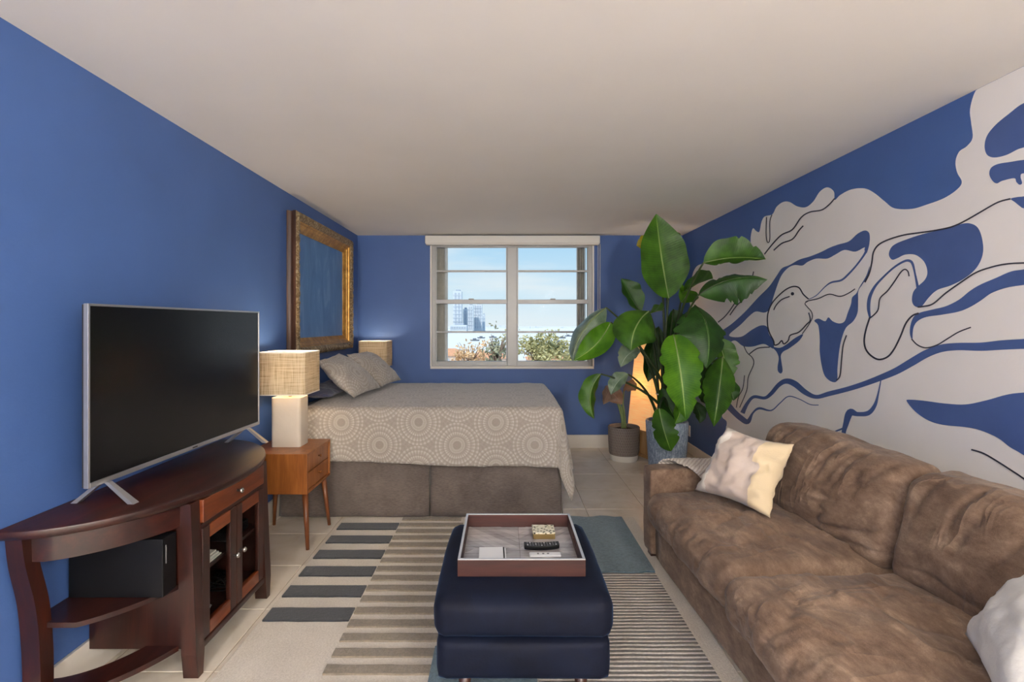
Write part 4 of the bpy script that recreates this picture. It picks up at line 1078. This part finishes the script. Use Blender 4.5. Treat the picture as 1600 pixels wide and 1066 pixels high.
# ribbed throw over the far arm (follows the arm: outside, top, inside)
n, m = 60, 36; vs = []; fs = []; uvt = []; c_, s_ = math.cos(SO.rotation_euler.z), math.sin(SO.rotation_euler.z)
for i in range(n + 1):
    for j in range(m + 1):
        d = j / m                              # 0 outside hem .. 1 inside hem
        path = [(.014, .36), (.014, .52), (0.006, .553), (-.02, .566), (-.075, .572), (-.13, .566), (-.158, .552), (-.165, .52), (-.168, .47)]
        f = d * (len(path) - 1); k = min(int(f), len(path) - 2); t_ = f - k
        y = path[k][0] + (path[k + 1][0] - path[k][0]) * t_; z = path[k][1] + (path[k + 1][1] - path[k][1]) * t_
        xs0 = .06 + .26 * d ** 1.2; xs1 = .86
        x = xs0 + (xs1 - xs0) * i / n
        rib = .0035 * math.sin(x * 2 * math.pi / .024)
        k2 = .006 * fbm(x * 6, d * 4, 1) + rib + .004
        ny = 1 if d < .3 else (-1 if d > .72 else 0); nz = 1 - abs(ny)
        y += ny * abs(k2); z += nz * (k2 + .003)
        vs.append((SO.location.x + x * c_ - y * s_, SO.location.y + x * s_ + y * c_, z)); uvt.append((x + .35 * d, d))
for i in range(n):
    for j in range(m): q = i * (m + 1) + j; fs.append((q, q + 1, q + m + 2, q + m + 1))
TH = obj('throw_blanket', vs, fs, 'throw', None, True, uvt); md = TH.modifiers.new('solid', 'SOLIDIFY'); md.thickness = .008; md.offset = 1
tag(TH, 'beige ribbed throw blanket draped over the sofa arm beside the plants', 'blanket')

# ------------------------------------------------------------------ plants
def leaf_mesh(base, ctrl, tip, width, nrm, fold=.25, wave=.02, seed=0, tears=0, widest=.42, n=28, m=6, curl=0):
    sp_ = bez(base, ctrl, tip, n); vs = []; fs = []; uv = []; random.seed(seed); nrm = Vector(nrm).normalized()
    cuts = {sd: sorted(random.uniform(.25, .9) for _ in range(tears)) for sd in (-1, 1)}
    for i, p in enumerate(sp_):
        t_ = i / n; tg = (sp_[min(i + 1, n)] - sp_[max(i - 1, 0)]).normalized()
        side = tg.cross(nrm).normalized(); nn = side.cross(tg).normalized()
        if t_ < widest: f = math.sin(math.pi / 2 * (t_ / widest)) ** .62
        else: f = math.cos(math.pi / 2 * ((t_ - widest) / (1 - widest)) ** 1.25) ** .95
        f = max(f, .02)
        for j in range(-m, m + 1):
            v_ = j / m; sd = 1 if v_ > 0 else -1
            ww = width / 2 * f
            for c_ in cuts[sd]:
                ww *= 1 - .16 * math.exp(-((t_ - c_) / .018) ** 2) * abs(v_)
            h = fold * abs(v_) * ww * 2 * (.5 + .5 * abs(v_)) + wave * math.sin(t_ * 17 + seed + 2 * v_) * abs(v_) ** 1.5 * f + curl * v_ * ww
            q = p + side * v_ * ww * math.cos(fold * .8) + nn * h
            vs.append(q); uv.append((t_, v_))
    k = 2 * m + 1
    for i in range(n):
        for j in range(2 * m): fs.append((i * k + j, i * k + j + 1, (i + 1) * k + j + 1, (i + 1) * k + j))
    return vs, fs, uv
def rib_tube(base, ctrl, tip, nrm, r=.006):
    pts = bez(base, ctrl, tip, 16); nn = Vector(nrm).normalized()
    return [p - nn * .002 for p in pts], [r * (1 - .85 * i / 16) for i in range(17)]
def c6(cx, cy, Y): return P(860 + cx / 2.6, 320 + cy / 2.6, Y)

PX, PY = 1.475, 4.55
PZ = .556
PL = thing('bird_of_paradise_plant', 'tall bird of paradise plant with huge green leaves in a blue-grey pot', 'plant', (PX, PY, 0))
prof = [(.135, 0), (.150, .02), (.165, .20), (.178, .40), (.184, .50), (.186, PZ - .012), (.180, PZ), (.166, PZ), (.162, PZ - .03), (.160, PZ - .05)]
MB().lathe(prof, (PX, PY, 0), 40).build('pot', 'glaze_blue', PL, 'auto')
MB().lathe([(.159, PZ - .07), (.10, PZ - .045), (.002, PZ - .04)], (PX, PY, 0), 28).build('soil', 'soil', PL, True)
# name, base px (crop), tip px, depths, ctrl bow (x,y,z), width, normal, fold, material, seed, tears
LV = [
 ((481, 380), (430, 38), 4.50, 4.42, (-.03, -.03, 0), .45, (.12, -1, .1), .12, 'leaf_green', 1, 0, .40),
 ((367, 436), (288, 300), 4.62, 4.60, (-.04, 0, .03), .22, (.4, -1, .2), .30, 'leaf_dark', 2, 0, .45),
 ((400, 432), (328, 592), 4.35, 4.15, (-.10, -.10, .05), .38, (-.05, -1, .5), -.22, 'leaf_green', 3, 0, .42),
 ((226, 418), (90, 636), 4.42, 4.30, (-.12, 0, .04), .28, (-.5, -.9, .3), -.45, 'leaf_pale', 4, 0, .45),
 ((244, 478), (96, 632), 4.38, 4.27, (.06, -.03, -.05), .22, (.35, -.9, .7), .25, 'leaf_bright', 5, 0, .45),
 ((622, 236), (874, 222), 3.88, 3.70, (0, 0, .05), .29, (.05, -.85, .6), .30, 'leaf_green', 6, 3, .45),
 ((602, 366), (882, 304), 3.92, 3.70, (0, 0, .13), .31, (.05, -.85, .6), -.42, 'leaf_dark', 7, 9, .5),
 ((540, 356), (660, 300), 4.75, 4.40, (0, 0, .04), .26, (-.1, -.8, .6), .2, 'leaf_green', 8, 0, .5),
 ((588, 408), (634, 664), 4.20, 3.96, (.05, -.16, .10), .45, (.15, -1, .35), -.26, 'leaf_dark', 9, 6, .40),
 ((500, 528), (548, 868), 4.05, 3.90, (-.02, -.12, .06), .32, (-.15, -1, .25), .22, 'leaf_bright', 10, 9, .42),
 ((700, 618), (664, 902), 4.25, 4.08, (-.02, -.10, .10), .26, (-.3, -1, .2), -.32, 'leaf_green', 11, 5, .45),
 ((672, 540), (712, 720), 4.45, 4.35, (.06, 0, .02), .22, (.2, -1, .2), .25, 'leaf_green', 12, 3, .45),
 ((705, 706), (744, 796), 4.40, 4.35, (.03, 0, 0), .14, (-.2, -1, .3), .2, 'leaf_dark', 13, 0, .5),
 ((572, 806), (606, 888), 4.55, 4.50, (.06, 0, .03), .12, (.1, -1, .2), .2, 'leaf_dark', 14, 0, .5),
 ((612, 736), (640, 816), 4.62, 4.6, (.03, 0, 0), .16, (0, -1, .1), .2, 'leaf_dark', 15, 0, .5),
 ((442, 828), (490, 1002), 4.22, 4.16, (-.05, -.08, .03), .21, (-.1, -1, .25), .24, 'leaf_green', 16, 7, .55),
 ((362, 588), (286, 660), 4.55, 4.45, (-.04, 0, .06), .17, (.1, -.7, .8), .25, 'leaf_pale', 17, 3, .45),
 ((205, 688), (178, 870), 4.40, 4.35, (-.12, 0, .04), .17, (.35, -1, .1), -.35, 'leaf_green', 18, 0, .5),
 ((314, 688), (246, 772), 4.42, 4.38, (-.03, 0, .04), .14, (-.3, -.8, .6), .2, 'leaf_pale', 19, 0, .45),
 ((440, 496), (396, 720), 4.80, 4.78, (-.05, 0, 0), .24, (.3, -1, .1), .3, 'leaf_dark', 20, 0, .5),
 ((524, 745), (505, 890), 4.42, 4.36, (.06, -.03, 0), .18, (.2, -1, .2), .25, 'leaf_bright', 21, 0, .5),
 ((452, 745), (510, 874), 4.45, 4.40, (-.02, 0, 0), .17, (0, -1, .2), .2, 'leaf_dark', 22, 0, .5),
 ((530, 398), (562, 346), 4.70, 4.80, (.04, 0, .03), .20, (.2, -.8, .5), .2, 'leaf_bright', 23, 0, .5),
 ((396, 446), (458, 430), 4.80, 4.60, (0, 0, .02), .18, (0, -.8, .6), .2, 'leaf_green', 24, 0, .5),
 ((440, 160), (350, 166), 4.85, 4.90, (0, 0, .03), .16, (.1, -1, .2), .2, 'leaf_yellow', 25, 3, .6),
 ((478, 158), (494, 112), 4.80, 4.82, (.06, 0, .02), .11, (.1, -1, .2), .3, 'leaf_green', 26, 0, .5),
 ((500, 425), (520, 630), 4.70, 4.66, (.02, 0, 0), .26, (.1, -1, .1), .2, 'leaf_dark', 27, 0, .5),
 ((640, 636), (600, 766), 4.72, 4.7, (0, 0, 0), .22, (.1, -1, .1), .2, 'leaf_dark', 28, 0, .5),
]
for (b, tp, yb_, yt, bow, wd, nr, fold, mt, sd, tears, wdst) in LV:
    B, Tp = c6(b[0], b[1], yb_), c6(tp[0], tp[1], yt)
    for q in (B, Tp):
        q.x = min(q.x, XR - .05)
        q.z = min(q.z, ZC - .03)
    C = (B + Tp) / 2 + Vector(bow)
    v_, f_, u_ = leaf_mesh(B, C, Tp, wd, nr, fold, .012, sd, tears, wdst)
    for q in v_: q.x = min(q.x, XR - .012); q.z = min(q.z, ZC - .012)
    lf = obj('leaf', v_, f_, mt, PL, True, u_)
    pts, rs = rib_tube(B, C, Tp, nr, .0065 if wd > .2 else .004)
    MB().tube(pts, rs, 6).build('midrib', 'stem_pale' if mt != 'leaf_dark' else 'stem_green', lf, True)
    random.seed(sd * 3)
    a = Vector((PX + random.uniform(-.07, .07), PY + random.uniform(-.06, .06), PZ - .05))
    if sd in (25, 26): a = Vector((PX + .02, PY + .07, PZ - .05))
    hgt = B.z - a.z
    if hgt > .35: k1 = Vector((a.x + (B.x - a.x) * .25, a.y + (B.y - a.y) * .25, a.z + hgt * .72))
    else: k1 = Vector(((a.x * .55 + B.x * .45), (a.y + B.y) / 2, max(B.z, a.z) + .22))
    pp = bez(a, k1, B, 18); MB().tube(pp, [.016 - .009 * i / 18 for i in range(19)], 8).build('petiole', 'stem_green', PL, True)
MB().tube([(PX + .02, PY - .09, PZ - .05), (PX + .03, PY - .075, 1.30)], .007, 8).build('support_stake', 'stem_pale', PL, True)
for z, r in ((.80, .085), (.66, .10)):
    MB().tube([(PX - .01 + r * math.cos(a), PY + r * .9 * math.sin(a), z + .01 * math.cos(a)) for a in [2 * math.pi * i / 24 for i in range(25)]], .006, 6).build('plant_tie', 'shade_lining', PL, True)

# small potted plant beside it
QX, QY = (974 - VX) * 5.33 / FPX, 5.33 - .02
QP = thing('potted_plant', 'small brown-leaved plant in a diamond-patterned pot with white base', 'plant', (QX, QY, 0))
s_ = .165
def lathe_uv(prof, c, n=40):
    mb = MB(); vs = []; fs = []; uv = []
    for i, (r, z) in enumerate(prof):
        for k in range(n + 1):
            a = 2 * math.pi * k / n; vs.append((c[0] + r * math.cos(a), c[1] + r * math.sin(a), c[2] + z)); uv.append((k / n, z))
    for i in range(len(prof) - 1):
        for k in range(n): q = i * (n + 1) + k; fs.append((q, q + 1, q + n + 2, q + n + 1))
    return vs, fs, uv
MB().lathe([(.135, 0), (.142, .01), (.149, .06), (.149, .062), (.10, .062)], (QX, QY, 0), 36).build('pot_base', 'pot_white', QP, 'auto')
v_, f_, u_ = lathe_uv([(.148, .062), (.154, .08), (.161, .20), (.163, .32), (.163, .345), (.157, .352), (.149, .35), (.147, .31)], (QX, QY, 0))
obj('pot', v_, f_, 'pot_diamond', QP, True, u_)
MB().lathe([(.1475, .30), (.08, .325), (.002, .33)], (QX, QY, 0), 28).build('soil', 'soil', QP, True)
def c4(cx, cy, Y): return P(940 + cx / 5.33, 530 + cy / 5.33, Y)
for b, tp, wd, nr, sd, mt in (((190, 395), (285, 430), .19, (0, -.7, .8), 41, 'leaf_brown'), ((60, 430), (170, 545), .17, (-.4, -.8, .4), 42, 'leaf_brown'), ((85, 400), (15, 545), .15, (.4, -.9, .2), 43, 'leaf_brown'), ((140, 400), (90, 380), .12, (0, -.6, .8), 44, 'leaf_brown')):
    B, Tp = c4(b[0], b[1], 5.28), c4(tp[0], tp[1], 5.20); C = (B + Tp) / 2 + Vector((0, 0, .03))
    v_, f_, u_ = leaf_mesh(B, C, Tp, wd, nr, .1, .01, sd, 0, .35); lf = obj('leaf', v_, f_, mt, QP, True, u_)
    pts, rs = rib_tube(B, C, Tp, nr, .003); MB().tube(pts, rs, 5).build('midrib', 'stem_pale', lf, True)
    a = Vector((QX + (sd - 42.5) * .012, QY, .32)); MB().tube(bez(a, Vector((a.x + (B.x - a.x) * .2, QY, a.z + .3)), B, 12), [.012 - .007 * i / 12 for i in range(13)], 8).build('stalk', 'stem_pale', QP, True)

# ------------------------------------------------------------------ paper floor lamp in the corner
LX, LY = 1.62, 5.46
FL = thing('floor_lamp', 'lit tapered paper floor lamp behind the big plant', 'lamp', (LX, LY, 0), math.radians(24))
def sq(h, z): return [(-h, -h, z), (h, -h, z), (h, h, z), (-h, h, z)]
def shell(h0, h1, z0, z1, th):
    vs = sq(h0, z0) + sq(h1, z1) + sq(h1 - th, z1) + sq(h0 - th, z0); fs = []
    for a in range(4):
        for k in range(4): fs.append((a * 4 + k, a * 4 + (k + 1) % 4, ((a + 1) % 4) * 4 + (k + 1) % 4, ((a + 1) % 4) * 4 + k))
    return vs, fs
v_, f_ = shell(.19, .125, .30, 1.28, .003); MB().add(v_, f_).build('paper_shade', 'paper_lamp', FL, local=True)
ld = bpy.data.lights.new('lamp_light', 'POINT'); ld.energy = 13; ld.color = (1, .90, .74); ld.shadow_soft_size = .05
lo = bpy.data.objects.new('lamp_light', ld); col.objects.link(lo); lo.location = (0, 0, .78); adopt(lo, FL, True)
MB().hexa(sq(.19, .285), sq(.19, .30)).build('shade_frame', 'pine', FL, local=True)
MB().hexa(sq(.15, 0), sq(.15, .02)).build('foot_board', 'pine', FL, local=True)
for sx_ in (-1, 1):
    for sy_ in (-1, 1): MB().box((sx_ * .12 - .012, sy_ * .12 - .012, .02), (sx_ * .12 + .012, sy_ * .12 + .012, .285)).build('leg', 'pine', FL, local=True)
MB().box((-.10, -.10, .02), (.10, .10, .27), .004).build('lamp_box', 'pine', FL, local=True)

# ------------------------------------------------------------------ outside the window
GZ = -12.0
struct(obj('bay_water', [(-1500, 190, GZ), (1500, 190, GZ), (1500, 3000, GZ), (-1500, 3000, GZ)], [(0, 1, 2, 3)], 'water'))
struct(obj('ground_outside', [(-400, 8, GZ - .05), (400, 8, GZ - .05), (400, 192, GZ - .05), (-400, 192, GZ - .05)], [(0, 1, 2, 3)], 'ground'))
def tower(x0p, x1p, ytop, Y, label, fins, seed, depth=22):
    a, b = P(x0p, ytop, Y), P(x1p, ytop, Y); z1 = a.z; x0, x1 = a.x, b.x
    Tw = thing('tower', label, 'building', ((x0 + x1) / 2, Y + depth / 2, GZ), 0, 'distant waterfront towers')
    MB().box((x0, Y, GZ), (x1, Y + depth, z1)).build('tower_body', 'tower_hazed', Tw)
    wd = (x1 - x0) / (fins * 2 + 1)
    for k in range(fins):
        xa = x0 + wd * (2 * k + 1)
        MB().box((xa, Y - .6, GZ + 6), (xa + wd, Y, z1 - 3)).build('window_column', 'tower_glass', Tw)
    random.seed(seed); nfl = max(3, int((z1 - GZ) / 7))
    for f in range(nfl):
        z = GZ + 5 + (z1 - GZ - 6) * f / nfl
        MB().box((x0 - .3, Y - 1.1, z), (x1 + .3, Y - .2, z + .7)).build('floor_slab', 'tower_hazed', Tw)
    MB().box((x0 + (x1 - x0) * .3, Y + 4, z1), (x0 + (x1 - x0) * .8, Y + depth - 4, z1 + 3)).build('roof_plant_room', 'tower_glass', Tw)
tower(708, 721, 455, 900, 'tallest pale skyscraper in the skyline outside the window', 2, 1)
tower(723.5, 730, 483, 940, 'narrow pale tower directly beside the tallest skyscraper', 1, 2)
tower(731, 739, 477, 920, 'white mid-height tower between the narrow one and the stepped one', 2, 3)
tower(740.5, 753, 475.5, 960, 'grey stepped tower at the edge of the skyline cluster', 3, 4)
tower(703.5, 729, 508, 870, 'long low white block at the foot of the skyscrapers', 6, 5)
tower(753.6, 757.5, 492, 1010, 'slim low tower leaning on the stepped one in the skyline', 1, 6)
random.seed(9)
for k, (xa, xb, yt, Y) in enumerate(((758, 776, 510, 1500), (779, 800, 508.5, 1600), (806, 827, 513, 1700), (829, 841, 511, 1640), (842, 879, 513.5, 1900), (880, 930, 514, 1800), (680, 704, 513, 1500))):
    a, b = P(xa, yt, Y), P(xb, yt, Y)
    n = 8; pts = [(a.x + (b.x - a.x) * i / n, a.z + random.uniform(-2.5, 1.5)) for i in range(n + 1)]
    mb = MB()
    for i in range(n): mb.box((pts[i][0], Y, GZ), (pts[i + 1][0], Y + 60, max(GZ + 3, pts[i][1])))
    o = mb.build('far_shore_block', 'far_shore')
    tag(o, 'haze-tinted low building strip on the far shore across the bay', 'building', 'far shore across the bay')
def boat(px, py, Ld, label):
    Y = (CH - GZ) * FPX / (py - VY); c = P(px, py, Y)
    Bt = thing('boat', label, 'boat', (c.x, Y, GZ), 0, 'moored boats on the bay')
    MB().hexa([(-Ld * .8, -1, .0), (Ld * .8, -1, 0), (Ld * .8, 1, 0), (-Ld * .8, 1, 0)], [(-Ld, -1.4, 1.2), (Ld, -1.4, 1.2), (Ld, 1.4, 1.2), (-Ld, 1.4, 1.2)]).build('hull', 'boat_white', Bt, local=True)
    MB().box((-Ld * .4, -.9, 1.2), (Ld * .3, .9, 2.2), .1).build('cabin', 'boat_white', Bt, local=True)
for px, py, Ld in ((872, 536, 3.2), (878, 529, 4), (888, 526, 4), (742, 533, 4), (690, 524, 5), (752, 529, 4), (770, 528, 4)):
    boat(px, py, Ld, 'small grey boat moored on the bright bay water')
def house(x0p, x1p, ye, yr, Y, label):
    a, b = P(x0p, ye, Y), P(x1p, ye, Y); zr = P(x0p, yr, Y).z
    H = thing('house', label, 'house', ((a.x + b.x) / 2, Y + 6, GZ - .05), 0, 'low houses with orange roofs')
    MB().box((a.x, Y, GZ - .05), (b.x, Y + 12, a.z)).build('house_wall', 'low_wall', H)
    x0, x1, z0 = a.x - .5, b.x + .5, a.z
    MB().add([(x0, Y - .5, z0), (x1, Y - .5, z0), (x1, Y + 12.5, z0), (x0, Y + 12.5, z0), (x0 + 3, Y + 6, zr), (x1 - 3, Y + 6, zr)], [(0, 1, 5, 4), (1, 2, 5), (2, 3, 4, 5), (3, 0, 4), (3, 2, 1, 0)]).build('house_roof', 'terracotta', H)
    for k in range(3):
        xx = a.x + (b.x - a.x) * (k + .5) / 3
        MB().box((xx - .6, Y - .08, a.z - 2.2), (xx + .6, Y, a.z - .8)).build('house_window', 'tower_glass', H)
house(676, 722, 556, 546, 150, 'orange-roofed house below the tallest skyscraper')
house(735, 792, 560, 551, 160, 'orange-roofed house behind the bare branches')
house(825, 915, 562, 556, 150, 'orange-roofed house behind the olive green tree')
def tree(px, pyt, pyb, wpx, Y, mt, label, dens, seed, bare=False):
    random.seed(seed); c = P(px, (pyt + pyb) / 2, Y); hz = (pyb - pyt) * Y / FPX / 2; hx = wpx * Y / FPX / 2
    Tt = thing('tree', label, 'tree', (c.x, Y, GZ - .05))
    mb = MB().tube([(c.x, Y, GZ - .05), (c.x + .2, Y, c.z - hz * .8), (c.x, Y, c.z - hz * .2)], [.28, .18, .1], 8); mb.build('trunk', 'bark', Tt, True)
    for k in range(22 if bare else 14):
        a = random.uniform(0, 6.28); s0 = Vector((c.x, Y, c.z - hz * random.uniform(.3, 1.0))); e0 = Vector((c.x + math.cos(a) * hx * random.uniform(.4, .95), Y + math.sin(a) * hx * .8, c.z + hz * random.uniform(-.4, .85)))
        MB().tube(bez(s0, (s0 + e0) / 2 + Vector((0, 0, hz * .2)), e0, 6), [.07 - .009 * i for i in range(7)], 5).build('branch', 'bark', Tt, True)
    vs = []; fs = []; cl = [(random.gauss(0, .42), random.gauss(0, .42), random.gauss(0, .30)) for _ in range(34)]
    for k in range(dens):
        q = random.choice(cl)
        p = Vector((c.x + (q[0] + random.gauss(0, .14)) * hx, Y + (q[1] + random.gauss(0, .14)) * hx, c.z + (q[2] + random.gauss(0, .14)) * hz))
        u = Vector((random.gauss(0, 1), random.gauss(0, 1), random.gauss(0, 1))).normalized(); w_ = u.orthogonal().normalized(); s = random.uniform(.09, .2)
        i = len(vs); vs += [p + u * s, p + w_ * s * .6, p - u * s, p - w_ * s * .6]; fs.append((i, i + 1, i + 2, i + 3))
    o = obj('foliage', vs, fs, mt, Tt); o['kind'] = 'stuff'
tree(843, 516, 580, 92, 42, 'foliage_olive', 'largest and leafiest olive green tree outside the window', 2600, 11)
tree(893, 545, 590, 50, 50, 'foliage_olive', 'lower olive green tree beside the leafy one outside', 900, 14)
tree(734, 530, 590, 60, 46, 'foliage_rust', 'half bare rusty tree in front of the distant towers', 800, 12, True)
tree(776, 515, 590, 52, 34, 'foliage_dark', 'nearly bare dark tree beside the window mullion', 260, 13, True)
